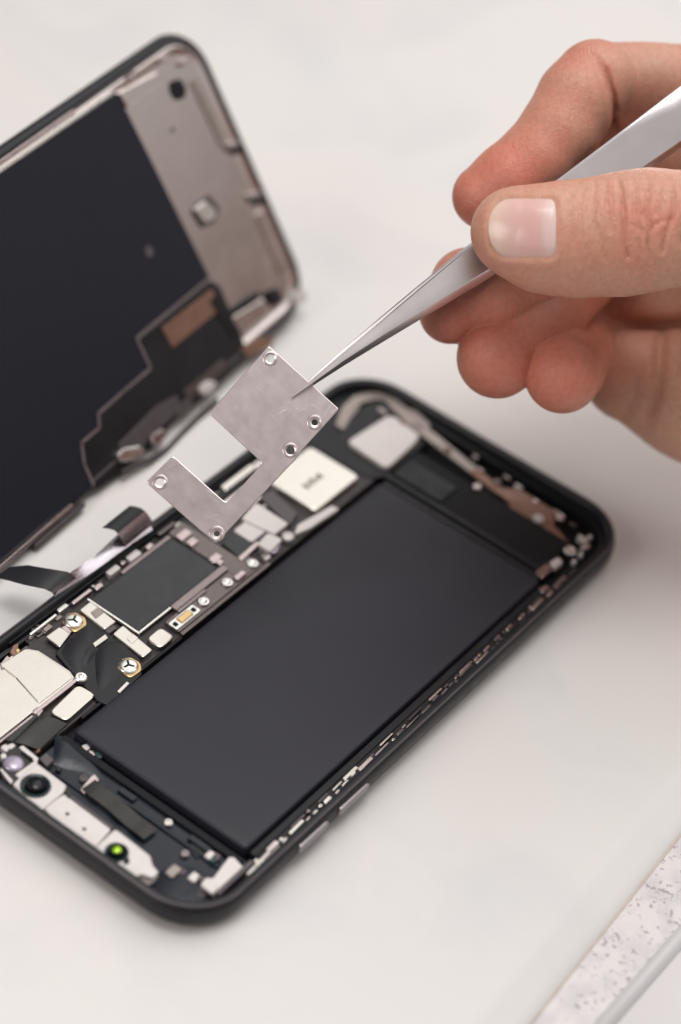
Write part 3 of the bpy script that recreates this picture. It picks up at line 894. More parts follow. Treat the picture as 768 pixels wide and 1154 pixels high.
# long bright strips along the upper and the lower long edge
y1 = PANEL[1][1]
lobj('edge_strip', slab(rect(5, PANEL[1][0] - 1, y1 + 0.35, y1 + 1.1), 0, 1.1, 0.1, 0.15), bright_silver)
lobj('edge_strip', slab(rect(5, PANEL[1][0] - 14, y1 + 1.6, y1 + 2.6), 0, 0.9, 0.1, 0.2), pink_metal)
ql = onlid(47, 593, 0.9)
lobj('edge_strip', slab(rect(5, ql[0] + 10, ql[1] - 1.5, ql[1] - 0.5), 0, 1.0, 0.2, 0.2), pink_metal)
lobj('edge_strip', slab(rect(ql[0] - 4, ql[0] + 13, ql[1] - 3.1, ql[1] - 2.0), 0, 1.3, 0.3, 0.3), rubber)
# flex assembly in the cut-out
fa = lpart('flex_board', [(238, 316), (248, 322), (272, 378), (282, 400), (232, 447), (200, 470), (170, 505), (132, 536), (110, 551), (106, 546), (96, 524), (93, 500), (113, 483), (112, 468), (140, 443), (171, 416), (157, 383)], 0.75, black_film, 0.8, 0.6)
lpart('brown_pad', [(183, 369), (239, 325.5), (251, 346), (195, 392)], 0.95, copper, 0.4, 0.4, 0.1, fa)
lpart('brown_pad', [(207, 441), (252, 404), (256, 416), (214, 452)], 0.95, brown_metal, 0.4, 0.4, 0.1, fa)
lpart('connector', [(262, 357), (297, 336), (307, 352), (274, 378)], 1.6, back_metal, 1.2, 0.6, 0.3, fa)
lpart('connector_lip', [(237, 340), (244, 330), (270, 372), (264, 380)], 1.1, black_plastic, 0.7, 0.4, 0.1, fa)  # narrow black plastic strip beside the connector
lpart('clamp', [(256, 352), (290, 328), (296, 334), (262, 357)], 1.2, black_plastic, 0.9, 0.5)
lpart('gasket_foot', [(303, 326), (314, 324), (320, 338), (312, 345), (303, 336)], 1.2, black_plastic, 0.9, 1.0)
lpart('silver_plate', [(134, 500), (176, 458), (200, 445), (204, 462), (172, 490), (150, 519), (136, 516)], 1.0, rubber, 0.4, 0.6, 0.1, fa)
lpart('bright_clip', [(132, 512), (140, 505), (158, 502), (166, 510), (156, 518), (138, 521)], 1.9, bright_silver, 1.1, 1.0, 0.3, fa)
lpart('bright_clip', [(172, 490), (184, 482), (190, 489), (180, 502), (172, 500)], 1.9, pink_metal, 1.1, 0.8, 0.3, fa)
lpart('bright_clip', [(226, 437), (236, 428), (246, 430), (240, 441), (230, 446)], 1.9, white_part, 1.1, 0.8, 0.3, fa)
lpart('bright_clip', [(272, 392), (290, 380), (312, 380), (306, 390), (280, 402)], 1.3, copper, 0.7, 0.8, 0.3, fa)
lpart('slate_pad', [(196, 462), (212, 448), (220, 458), (203, 470)], 1.1, rubber, 0.4, 0.4, 0.1, fa)
# cable edge bulging from the lower long edge
cpts = [onlid(x, y, 1.2) for x, y in ((136, 534), (150, 525), (166, 519), (186, 508), (206, 488), (224, 470), (244, 452))]
lobj('coax_cable', strip([(p[0], p[1], 1.6 + 0.5 * math.sin(i)) for i, p in enumerate(cpts)], np.array([0.25, 0.6, 0.2]), 0.8), rubber, lid, 60)
# exposed back plate details
hp = onlid(201, 100, 0.2)
tfh = lambda x_, y_, z_: (x_, y_, z_)
lpart('camera_window', [(191, 92), (203, 88), (210, 98), (209, 110), (199, 113), (192, 105)], 0.3, deep_black, 0.3, 1.0, 0.05)
q = onlid(195, 146, 0.2)
lobj('rivet', disc(q[0], q[1], [(0.55, 0.0), (0.55, 0.25), (0.4, 0.3), (0.05, 0.3)], n=12), rubber)
wn = lpart('steel_well', [(216, 234), (236, 218), (248, 234), (243, 250), (228, 257)], 0.5, rubber, 0.5, 0.8)
lpart('steel_block', [(220, 235), (232, 226), (244, 237), (242, 246), (231, 251)], 1.3, bright_silver, 0.9, 0.5, 0.25, wn)
q = onlid(168, 283, 0.9)
lobj('panel_hole', disc(q[0], q[1], [(1.3, 0.8), (1.3, 1.0), (1.0, 1.05), (0.6, 1.0), (0.5, 0.93), (0.05, 0.93)], n=20), rubber, panel)
for (x, y) in ((265, 169), (290, 226)):
    lpart('edge_notch', [(x - 10, y - 2), (x + 3, y - 6), (x + 11, y - 3), (x + 13, y + 3), (x + 1, y + 4)], 0.9, black_plastic, 0.9, 0.5)
    lpart('notch_spring', [(x - 12, y - 8), (x + 2, y - 11), (x + 6, y - 6), (x - 8, y - 1)], 0.9, back_metal, 0.8, 0.5)
lpart('corner_shelf', [(134, 104), (178, 80), (186, 92), (144, 121)], 0.9, back_metal, 0.8, 0.6, 0.3)
lpart('side_shelf', [(214, 90), (222, 86), (258, 160), (250, 164)], 0.5, beige_flex, 0.4, 0.6, 0.2)
lpart('side_shelf', [(288, 240), (298, 236), (330, 306), (318, 312)], 0.5, back_metal, 0.4, 0.6, 0.2)
lpart('corner_gasket', [(330, 330), (341, 324), (347, 332), (345, 342), (334, 344)], 1.0, white_part, 0.8, 1.0)
for (x, y) in ((150, 83), (186, 63), (210, 66)):
    lpart('edge_clip', [(x - 7, y + 3), (x + 3, y - 4), (x + 8, y), (x - 2, y + 8)], 1.2, pink_metal, 0.8, 0.6, 0.2)

# ------------------------------------------------------------------ the steel cover plate in the tweezers
def cdeep(x, y, gx, gy, d0):
    # plane through the tip, tilted: depth changes by gx, gy per image-mm
    mmx = (x - 330) * d0 / CF; mmy = (y - 447) * d0 / CF
    return d0 + gx * mmx + gy * mmy


PD, PGX, PGY = 504.0, 0.08, -0.15
PO = deep(330, 447, PD)
ex = deep(430, 447, cdeep(430, 447, PGX, PGY, PD)) - PO; ex /= np.linalg.norm(ex)
ey = PO - deep(330, 547, cdeep(330, 547, PGX, PGY, PD)); ey -= ex * (ex @ ey); ey /= np.linalg.norm(ey)
ez = np.cross(ex, ey)                 # towards the camera
PRm = Matrix((( ex[0], ey[0], ez[0]), (ex[1], ey[1], ez[1]), (ex[2], ey[2], ez[2])))
plate = None


def onplate(x, y):
    d = ray(x, y)
    t_ = ((PO - CP) @ ez) / (d @ ez)
    q = CP + d * t_ - PO
    return np.array([q @ ex, q @ ey])


out_px = [(303, 389.5), (382.5, 461), (341, 507), (332, 519), (243.5, 613), (225, 597), (164.5, 543.5), (195, 513.5), (255, 567), (296, 522), (235.5, 466)]
OUT = fillet([onplate(*p) for p in out_px], [0.5, 0.5, 0.6, 0.6, 0.5, 0.8, 0.6, 0.7, 1.0, 1.0, 0.7], 5)
if sum(OUT[i - 1][0] * OUT[i][1] - OUT[i][0] * OUT[i - 1][1] for i in range(len(OUT))) < 0:
    OUT = OUT[::-1]
holes = [(305, 404, 0.85, 1), (355, 476, 0.62, 1), (327.5, 507.5, 0.85, 1), (180.5, 543.5, 0.8, 1), (244.5, 601.5, 0.55, 1)]
NH = 28
bm = bmesh.new()
TH = 0.13


def ring_verts(pts, z):
    return [bm.verts.new((p[0] * S, p[1] * S, z * S)) for p in pts]


def edge_loop(vs):
    return [bm.edges.new((vs[i], vs[(i + 1) % len(vs)])) for i in range(len(vs))]


inn = inset(OUT, 0.16)
top_o = ring_verts(inn, TH)
bev_o = ring_verts(inset(OUT, 0.05), TH - 0.04)
mid_o = ring_verts(OUT, TH - 0.15)
bot_o = ring_verts(OUT, -TH)
E_top = edge_loop(top_o)
E_bot = edge_loop(bot_o)
hs = []
for (x, y, r, _) in holes:
    c_ = onplate(x, y)
    circ = lambda rr: [(c_[0] + rr * math.cos(2 * math.pi * i / NH), c_[1] + rr * math.sin(2 * math.pi * i / NH)) for i in range(NH)]
    a = ring_verts(circ(1.55), TH)
    b_ = ring_verts(circ(1.4), TH + 0.10)
    c1 = ring_verts(circ(1.18), TH + 0.12)
    d1 = ring_verts(circ(1.0), TH + 0.0)
    e1_ = ring_verts(circ(r + 0.02), TH - 0.06)
    f1_ = ring_verts(circ(r), -TH)
    E_top += edge_loop(a)
    E_bot += edge_loop(f1_)
    hs.append((a, b_, c1, d1, e1_, f1_))
bmesh.ops.triangle_fill(bm, use_beauty=True, use_dissolve=False, edges=E_top)
bmesh.ops.triangle_fill(bm, use_beauty=True, use_dissolve=False, edges=E_bot)


def bridge(p_, q_):
    n_ = len(p_)
    for i in range(n_):
        j = (i + 1) % n_
        bm.faces.new((p_[i], p_[j], q_[j], q_[i]))


for A_, B_ in ((top_o, bev_o), (bev_o, mid_o), (mid_o, bot_o)):
    bridge(A_, B_)
for h_ in hs:
    for A_, B_ in zip(h_[:-1], h_[1:]):
        bridge(A_, B_)
bmesh.ops.recalc_face_normals(bm, faces=bm.faces)
me = bpy.data.meshes.new('cover_plate')
bm.to_mesh(me); bm.free()
me.polygons.foreach_set('use_smooth', [True] * len(me.polygons))
me.set_sharp_from_angle(angle=math.radians(6))
me.materials.append(shield_mat)
plate = bpy.data.objects.new('cover_plate', me)
col.objects.link(plate)
plate.matrix_world = Matrix.Translation(Vector(PO * S)) @ PRm.to_4x4()
tag(plate, 'scratched steel cover plate with a notch and five holes held by the tweezers', 'metal plate')

# ------------------------------------------------------------------ tweezers
camx, camy, camz = CR[0], CR[1], CR[2]
tw = thing('tweezers', 'pointed steel tweezers held between thumb and index finger', 'tweezers', tuple(deep(330, 447, 503)))
# centre line (px, py, half width px, depth front arm, depth back arm)
TWF = [(329, 447.5, 1.2, 503.2), (350, 432.5, 3.0, 503.4), (385, 406, 6.0, 503.9), (430, 374, 9.8, 504.8), (480, 338, 15, 506), (540, 295, 21, 507.6), (590, 258.5, 23, 509), (650, 216, 24.5, 510),
       (710, 172.5, 26, 511), (768, 130, 27.5, 512), (860, 64, 29, 513.5), (980, -20, 29, 516), (1060, -74, 28, 518)]


def arm(rows, z_off, thick, shift):
    mbx = MB()
    loops = []
    C_ = [np.array(deep(r[0], r[1], r[3])) for r in rows]
    for i, r in enumerate(rows):
        t_ = C_[min(i + 1, len(C_) - 1)] - C_[max(i - 1, 0)]
        t_ /= np.linalg.norm(t_)
        w_ = np.cross(t_, camz); w_ /= np.linalg.norm(w_)
        n_ = np.cross(w_, t_)
        if n_ @ camz > 0:
            n_ = -n_
        hw = r[2] * r[3] / CF
        th_ = min(thick, hw * 1.1)
        if w_ @ camy < 0:
            w_ = -w_          # w_ points down in the photo
        c_ = C_[i] + camz * z_off(i) + w_ * shift(i)
        # flat front face; the lower flank is wide at the point and narrow at the grip
        q_ = min(1.0, max(0.0, (i - 1) / 6.0))
        e_ = 0.22 + 0.60 * q_
        k0 = 0.28 * (1 - q_)
        prof_ = [(-1.0, -0.45 - k0), (-0.97, 0.20 - k0), (-0.88, 0.36 - k0 * 0.9), (-0.3, 0.385 - k0 * 0.55), (e_ * 0.5, 0.395 - k0 * 0.12), (e_, 0.38), (e_ + 0.04, 0.30), (1.0, -1.7 + 0.3 * q_), (0.9, -1.8), (0.0, -0.95 - k0 * 0.4), (-0.95, -0.75 - k0)]
        loops.append([c_ + w_ * hw * a + n_ * th_ * b for a, b in prof_])
    return mbx.loops(loops)


obj('arm', arm(TWF, lambda i: 0.0, 1.5, lambda i: 0.0), tweezer_mat, tw, smooth=28)
gap = [0.9, 1.5, 2.6, 3.5, 4.2, 5.2, 5.9, 6.2, 6.2, 5.8, 4.6, 2.6, 1.6]
obj('arm', arm(TWF, lambda i: gap[i], 1.4, lambda i: (0, -0.25, -0.6, -0.85, -0.8, -0.6, -0.3, 0, 0, 0, 0, 0, 0)[i]), tweezer_mat, tw, smooth=28)

# ------------------------------------------------------------------ the hand: one continuous surface grown from a distance field
GS = 0.44
# camera-aligned frame in mm: X right, Y down, Z depth
def cf(px, py, d):
    return np.array([(px - 384) * d / CF, (py - 577) * d / CF, d])


x_lo, y_lo = cf(455, 20, 510)[:2]
x_hi, y_hi = cf(1120, 600, 545)[:2]
z_lo, z_hi = 484.0, 572.0
xs = np.arange(x_lo, x_hi, GS, dtype=np.float32)
ys = np.arange(y_lo, y_hi, GS, dtype=np.float32)
zs = np.arange(z_lo, z_hi, GS, dtype=np.float32)


def smin(a, b, k):
    h = np.clip(0.5 + 0.5 * (b - a) / k, 0, 1)
    return b + (a - b) * h - k * h * (1 - h)


def cone(X, Y, Z, a, b, ra, rb, zs_=1.0):
    """tapered capsule; zs_ > 1 flattens it in depth"""
    ax, ay, az = a; bx, by, bz = b
    dx, dy, dz = bx - ax, by - ay, (bz - az) * zs_
    L2 = dx * dx + dy * dy + dz * dz
    t = np.clip(((X - ax) * dx + (Y - ay) * dy + (Z - az) * zs_ * dz) / L2, 0, 1)
    qx = X - ax - t * dx; qy = Y - ay - t * dy; qz = (Z - az) * zs_ - t * dz
    return (np.sqrt(qx * qx + qy * qy + qz * qz) - (ra + t * (rb - ra))) / (zs_ ** 0.35)


def chain(X, Y, Z, nodes, k=2.0, zs_=1.0):
    d = None
    P_ = [cf(*n[:3]) for n in nodes]
    for i in range(len(nodes) - 1):
        c_ = cone(X, Y, Z, P_[i], P_[i + 1], nodes[i][3], nodes[i + 1][3], zs_)
        d = c_ if d is None else smin(d, c_, k)
    return d


THUMB = [(581, 261, 499.5, 8.7), (612, 268, 499.5, 10.1), (650, 269, 500, 10.9), (700, 264, 501, 11.5), (735, 258, 501.5, 11.3), (790, 257, 502, 10.7), (860, 275, 508, 12.5), (940, 310, 520, 16)]
INDEX_D = [(547, 221, 521, 6.7), (575, 203, 520.5, 7.4), (606, 178, 521, 7.6), (632, 146, 521.5, 7.9), (652, 112, 522.5, 8.2), (671, 91, 524.5, 8.5)]
INDEX_P = [(686, 95, 536, 8.8), (725, 95, 539, 9.0), (790, 101, 541, 9.7), (900, 130, 543, 11), (985, 170, 546, 13)]
MIDDLE = [(508, 352, 521, 6.4), (528, 322, 522.5, 7.2), (554, 331, 521.5, 8.0), (588, 306, 524.5, 8.2), (625, 272, 531, 8.4), (700, 235, 541, 9)]
RING = [(561, 403, 521, 8.3), (588, 374, 526, 8.5), (616, 342, 532, 8.6), (650, 310, 540, 8.8)]
PINKY = [(634.5, 423, 519, 7.7), (638, 414, 529, 7.6), (648, 400, 544, 7.6), (664, 385, 556, 8)]
PALM = [(712, 420, 547, 10.5), (790, 440, 548, 14.5), (900, 430, 551, 19), (1010, 380, 549, 22)]
FORE = [(1010, 340, 545, 22), (1180, 300, 552, 25)]

NAIL_C = cf(590, 257, 492)
NAIL = dict(x0=551, x1=628.5, y0=221.5, y1=292)
CREASES = [  # polylines (px) across the thumb knuckle, depth and width in mm
    ([(694, 190), (700, 215), (703, 240), (704, 262), (708, 290)], 0.60, 0.50), ([(729, 195), (731, 222), (728, 240), (733, 258), (731, 275), (734, 292)], 0.45, 0.45),
    ([(754, 198), (760, 222), (758, 245), (751, 262), (747, 284)], 0.5, 0.45), ([(733, 258), (743, 250), (757, 247)], 0.2, 0.4), ([(704, 250), (716, 254), (728, 262)], 0.16, 0.4),
    ([(671, 205), (668, 228), (672, 252), (680, 280), (684, 295)], 0.3, 0.42), ([(683, 210), (685, 236), (690, 262)], 0.24, 0.38), ([(708, 285), (716, 300), (724, 312)], 0.2, 0.45),
    ([(714, 205), (717, 228), (714, 246)], 0.2, 0.38), ([(742, 205), (744, 228), (740, 242)], 0.2, 0.38), ([(657, 214), (654, 238), (658, 268)], 0.18, 0.38),
    ([(645, 220), (643, 245), (647, 272)], 0.13, 0.36), ([(770, 205), (774, 235), (768, 275)], 0.4, 0.5), ([(718, 270), (722, 285), (720, 298)], 0.16, 0.4)]


def seg2(X, Y, a, b):
    dx, dy = b[0] - a[0], b[1] - a[1]
    t = np.clip(((X - a[0]) * dx + (Y - a[1]) * dy) / (dx * dx + dy * dy), 0, 1)
    return np.hypot(X - a[0] - t * dx, Y - a[1] - t * dy)


def nail2(X, Y, Z):
    """signed distance to the nail outline, in mm, seen along the depth axis"""
    sx, sy = (NAIL['x0'] + NAIL['x1']) / 2, (NAIL['y0'] + NAIL['y1']) / 2
    px = X * CF / Z + 384; py = Y * CF / Z + 577
    k_ = 497 / CF
    px2 = px + 0.10 * (py - sy) * 0
    hx, hy, r_ = (NAIL['x1'] - NAIL['x0']) / 2 * k_, (NAIL['y1'] - NAIL['y0']) / 2 * k_, 2.6
    x_ = (px2 - sx) * k_; y_ = (py - sy) * k_
    rr = np.where(x_ < 0, 4.2, 1.5)
    qx = np.abs(x_) - hx + rr; qy = np.abs(y_) - hy + rr
    return np.hypot(np.maximum(qx, 0), np.maximum(qy, 0)) + np.minimum(np.maximum(qx, qy), 0) - rr


def sdf(X, Y, Z, parts=False, fine=True):
    thumb = chain(X, Y, Z, THUMB, 2.5, 1.22)
    if fine:
        px = X * CF / Z + 384; py = Y * CF / Z + 577
        front = np.clip((502 - Z) / 4.0, 0, 1)
        q = nail2(X, Y, Z)
        groove = 0.35 / (1 + np.exp(np.clip(q * 5, -30, 30)))
        ridge = 0.16 * np.exp(-((q - 0.85) / 0.75) ** 2)
        thumb = thumb + front * (groove - ridge)
        kmm = 497 / CF
        for pl, dp, wd_ in CREASES:
            dd = None
            for a, b in zip(pl[:-1], pl[1:]):
                s_ = seg2(px, py, a, b)
                dd = s_ if dd is None else np.minimum(dd, s_)
            dd = dd * kmm
            tp = np.clip(1 - np.abs((py - 252) / 56) ** 3, 0, 1); dp = dp * 1.15 * tp; wd_ = wd_ * 0.95
            thumb = thumb + front * (dp * np.exp(-(dd / wd_) ** 2) - 0.3 * dp * np.exp(-((dd - 2.2 * wd_) / (1.4 * wd_)) ** 2))
    indd = chain(X, Y, Z, INDEX_D, 2.0)
    indp = chain(X, Y, Z, INDEX_P, 3.0)
    if fine:
        dd = None
        pl = [(668, 58), (684, 82), (692, 108), (694, 150)]
        for a, b in zip(pl[:-1], pl[1:]):
            s_ = seg2(px, py, a, b)
            dd = s_ if dd is None else np.minimum(dd, s_)
        gr_ = np.clip((py - 58) / 30, 0, 1) * np.exp(-(dd * 0.181 / 0.75) ** 2)
        indp = indp + 2.2 * gr_
        indd = indd + 1.3 * gr_
    ind = smin(indd, indp, 0.12)
    mid = chain(X, Y, Z, MIDDLE, 2.5)
    ring = chain(X, Y, Z, RING, 3.0)
    pin = chain(X, Y, Z, PINKY, 3.0)
    palm = smin(chain(X, Y, Z, PALM, 6.0), chain(X, Y, Z, FORE, 6.0), 8.0)
    if fine:
        # palm creases
        dd = None
        pl = [(760, 250), (748, 352), (745, 395), (741, 440), (728, 480), (712, 560)]
        for a, b in zip(pl[:-1], pl[1:]):
            s_ = seg2(px, py, a, b)
            dd = s_ if dd is None else np.minimum(dd, s_)
        palm = palm + 1.7 * np.clip((495 - py) / 70, 0, 1) * np.exp(-(dd * 0.187 / 1.5) ** 2)
    if fine:
        dd = None
        pl = [(640, 374), (700, 367), (790, 363)]
        for a, b in zip(pl[:-1], pl[1:]):
            s_ = seg2(px, py, a, b)
            dd = s_ if dd is None else np.minimum(dd, s_)
        fold_ = 2.4 * np.exp(-(dd * 0.187 / 1.3) ** 2)
    web = chain(X, Y, Z, [(930, 180, 545, 15), (960, 260, 545, 20), (985, 360, 548, 22)], 6.0)
    web2 = smin(chain(X, Y, Z, [(700, 345, 553, 6.5), (740, 335, 551, 9), (830, 330, 547, 14)], 3.0),
                chain(X, Y, Z, [(684, 148, 545, 6.5), (724, 150, 548, 9), (770, 170, 551, 13), (900, 210, 550, 17)], 4.0), 3.0)
    thenar_occluder = chain(X, Y, Z, [(850, 300, 520, 11.5), (930, 350, 526, 20), (1010, 375, 536, 24)], 5.0)  # out-of-view thumb base, bulged towards the camera to shade the palm
    body = smin(smin(palm, web, 8.0), thenar_occluder, 5.0)
    body = smin(body, web2, 1.5)
    if fine:
        body = body + fold_
    body = smin(body, chain(X, Y, Z, [(668, 362, 557, 9), (720, 378, 559, 11), (800, 385, 560, 14)], 3.0), 1.0)
    d = smin(body, thumb, 4.0)
    d = smin(d, ind, 0.8)
    for f_ in (mid, ring, pin):
        d = smin(d, f_, 0.08)
    if parts:
        return d, thumb, ind, mid, ring, pin, body
    return d


Xg, Yg = np.meshgrid(xs, ys, indexing='ij')
F = np.empty((len(xs), len(ys), len(zs)), np.float32)
for k in range(len(zs)):
    F[:, :, k] = sdf(Xg, Yg, np.full_like(Xg, zs[k]))
F[0], F[-1], F[:, 0], F[:, -1], F[:, :, 0], F[:, :, -1] = 1, 1, 1, 1, 1, 1
F = np.where(np.abs(F) < 1e-5, 1e-5, F)


def surface_nets(F):
    s = F < 0
    nx, ny, nz = F.shape
    cnt = np.zeros((nx - 1, ny - 1, nz - 1), np.float32)
    acc = np.zeros((nx - 1, ny - 1, nz - 1, 3), np.float32)
    offs = [(i, j, k) for i in (0, 1) for j in (0, 1) for k in (0, 1)]
    sl = lambda A, o: A[o[0]:nx - 1 + o[0], o[1]:ny - 1 + o[1], o[2]:nz - 1 + o[2]]
    for a in offs:
        for ax in range(3):
            if a[ax] == 0:
                b = list(a); b[ax] = 1; b = tuple(b)
                fa, fb = sl(F, a), sl(F, b)
                m = (fa < 0) != (fb < 0)
                t = np.where(m, fa / np.where(m, fa - fb, 1), 0)
                cnt += m
                for c in range(3):
                    acc[..., c] += np.where(m, a[c] + (t if c == ax else 0), 0)
    act = cnt > 0
    idx = np.full(act.shape, -1, np.int64)
    I = np.argwhere(act)
    idx[act] = np.arange(len(I))
    V = I + acc[act] / cnt[act][:, None]
    quads = []
    for ax in range(3):
        o1, o2 = [(1, 2), (2, 0), (0, 1)][ax]
        lo = [slice(1, -1)] * 3; lo[ax] = slice(0, -1)
        hi = list(lo); hi[ax] = slice(1, None)
        A, B = s[tuple(lo)], s[tuple(hi)]
        E_ = np.argwhere(A != B)
        base = E_ + np.array([0 if a == ax else 1 for a in range(3)])
        flip = A[tuple(E_.T)]
        def g(d1, d2):
            c = base.copy(); c[:, o1] -= d1; c[:, o2] -= d2
            return idx[tuple(c.T)]
        q = np.stack([g(1, 1), g(0, 1), g(0, 0), g(1, 0)], 1)
        q[~flip] = q[~flip][:, ::-1]
        quads.append(q)
    Q = np.concatenate(quads)
    return V, Q[(Q >= 0).all(1)]


V, Q = surface_nets(F)
Vc = np.stack([xs[0] + V[:, 0] * GS, ys[0] + V[:, 1] * GS, zs[0] + V[:, 2] * GS], 1).astype(np.float64)
# pull the vertices onto the exact surface
def grad(P_, e=0.15):
    g = []
    for a in range(3):
        d_ = np.zeros(3); d_[a] = e
        A = P_ + d_; B = P_ - d_
        g.append((sdf(A[:, 0], A[:, 1], A[:, 2]) - sdf(B[:, 0], B[:, 1], B[:, 2])) / (2 * e))
    return np.stack(g, 1)


inside = (Vc[:, 0] < xs[-3]) & (Vc[:, 1] > ys[3]) & (Vc[:, 1] < ys[-3]) & (Vc[:, 2] < zs[-3])
for it in range(2):
    P_ = Vc[inside]
    d_ = sdf(P_[:, 0], P_[:, 1], P_[:, 2])
    g = grad(P_)
    n2_ = np.maximum((g ** 2).sum(1), 0.2)
    step = np.clip(d_ / n2_, -0.3, 0.3)
    Vc[inside] = P_ - g * step[:, None]
# one light relaxation for even shading
nb = np.zeros_like(Vc); nc = np.zeros(len(Vc))
for a, b in ((0, 1), (1, 2), (2, 3), (3, 0)):
    np.add.at(nb, Q[:, a], Vc[Q[:, b]]); np.add.at(nc, Q[:, a], 1)
    np.add.at(nb, Q[:, b], Vc[Q[:, a]]); np.add.at(nc, Q[:, b], 1)
Vc = Vc * 0.6 + nb / nc[:, None] * 0.4


def to_world(P_):
    return CP + P_ @ CR


# redness: finger pads and knuckles carry more blood than the back of the thumb
d, thumb, ind, mid, ring, pin, body = sdf(Vc[:, 0], Vc[:, 1], Vc[:, 2], True)


def near(px, py, dd, r_):
    c = cf(px, py, dd)
    return np.exp(-(((Vc - c) ** 2).sum(1)) / r_ ** 2)


red = (1.0 * near(510, 370, 515, 9) + 0.8 * near(556, 420, 514, 10) + 0.8 * near(632, 430, 512, 9) + 0.9 * near(515, 225, 515, 9) + 0.8 * near(585, 190, 514, 12)
       + 0.7 * near(655, 300, 500, 14) * 0.6 + 0.7 * near(735, 240, 490, 9) + 0.35 * near(545, 300, 497, 9) + 0.6 * near(640, 60, 522, 9) + 0.6 * near(690, 340, 530, 14)
       + 0.5 * np.clip(1 - np.abs(np.minimum(np.minimum(mid, ring), pin)), 0, 1) + 0.25 * np.clip(1 - np.abs(ind), 0, 1))
me = bpy.data.meshes.new('hand')
hb = to_world(np.array([cf(760, 360, 530)]))[0]
me.from_pydata(((to_world(Vc) - hb) * S).tolist(), [], Q.tolist())
me.polygons.foreach_set('use_smooth', [True] * len(me.polygons))
at_ = me.attributes.new('blush', 'FLOAT', 'POINT')
at_.data.foreach_set('value', np.clip(0.8 * red, 0, 1.0).astype(np.float32))
kn = np.clip(1.1 * near(725, 250, 491, 9.5) + 0.6 * near(655, 262, 490, 7) + 0.8 * near(650, 55, 519, 7) + 0.25, 0, 1.1)
kn = kn * (1 - np.clip(1.3 * near(590, 257, 492, 9), 0, 1))
me.attributes.new('knuckle', 'FLOAT', 'POINT').data.foreach_set('value', kn.astype(np.float32))
me.attributes.new('skin_grain', 'FLOAT_VECTOR', 'POINT').data.foreach_set('vector', (Vc - Vc.mean(0)).astype(np.float32).ravel())


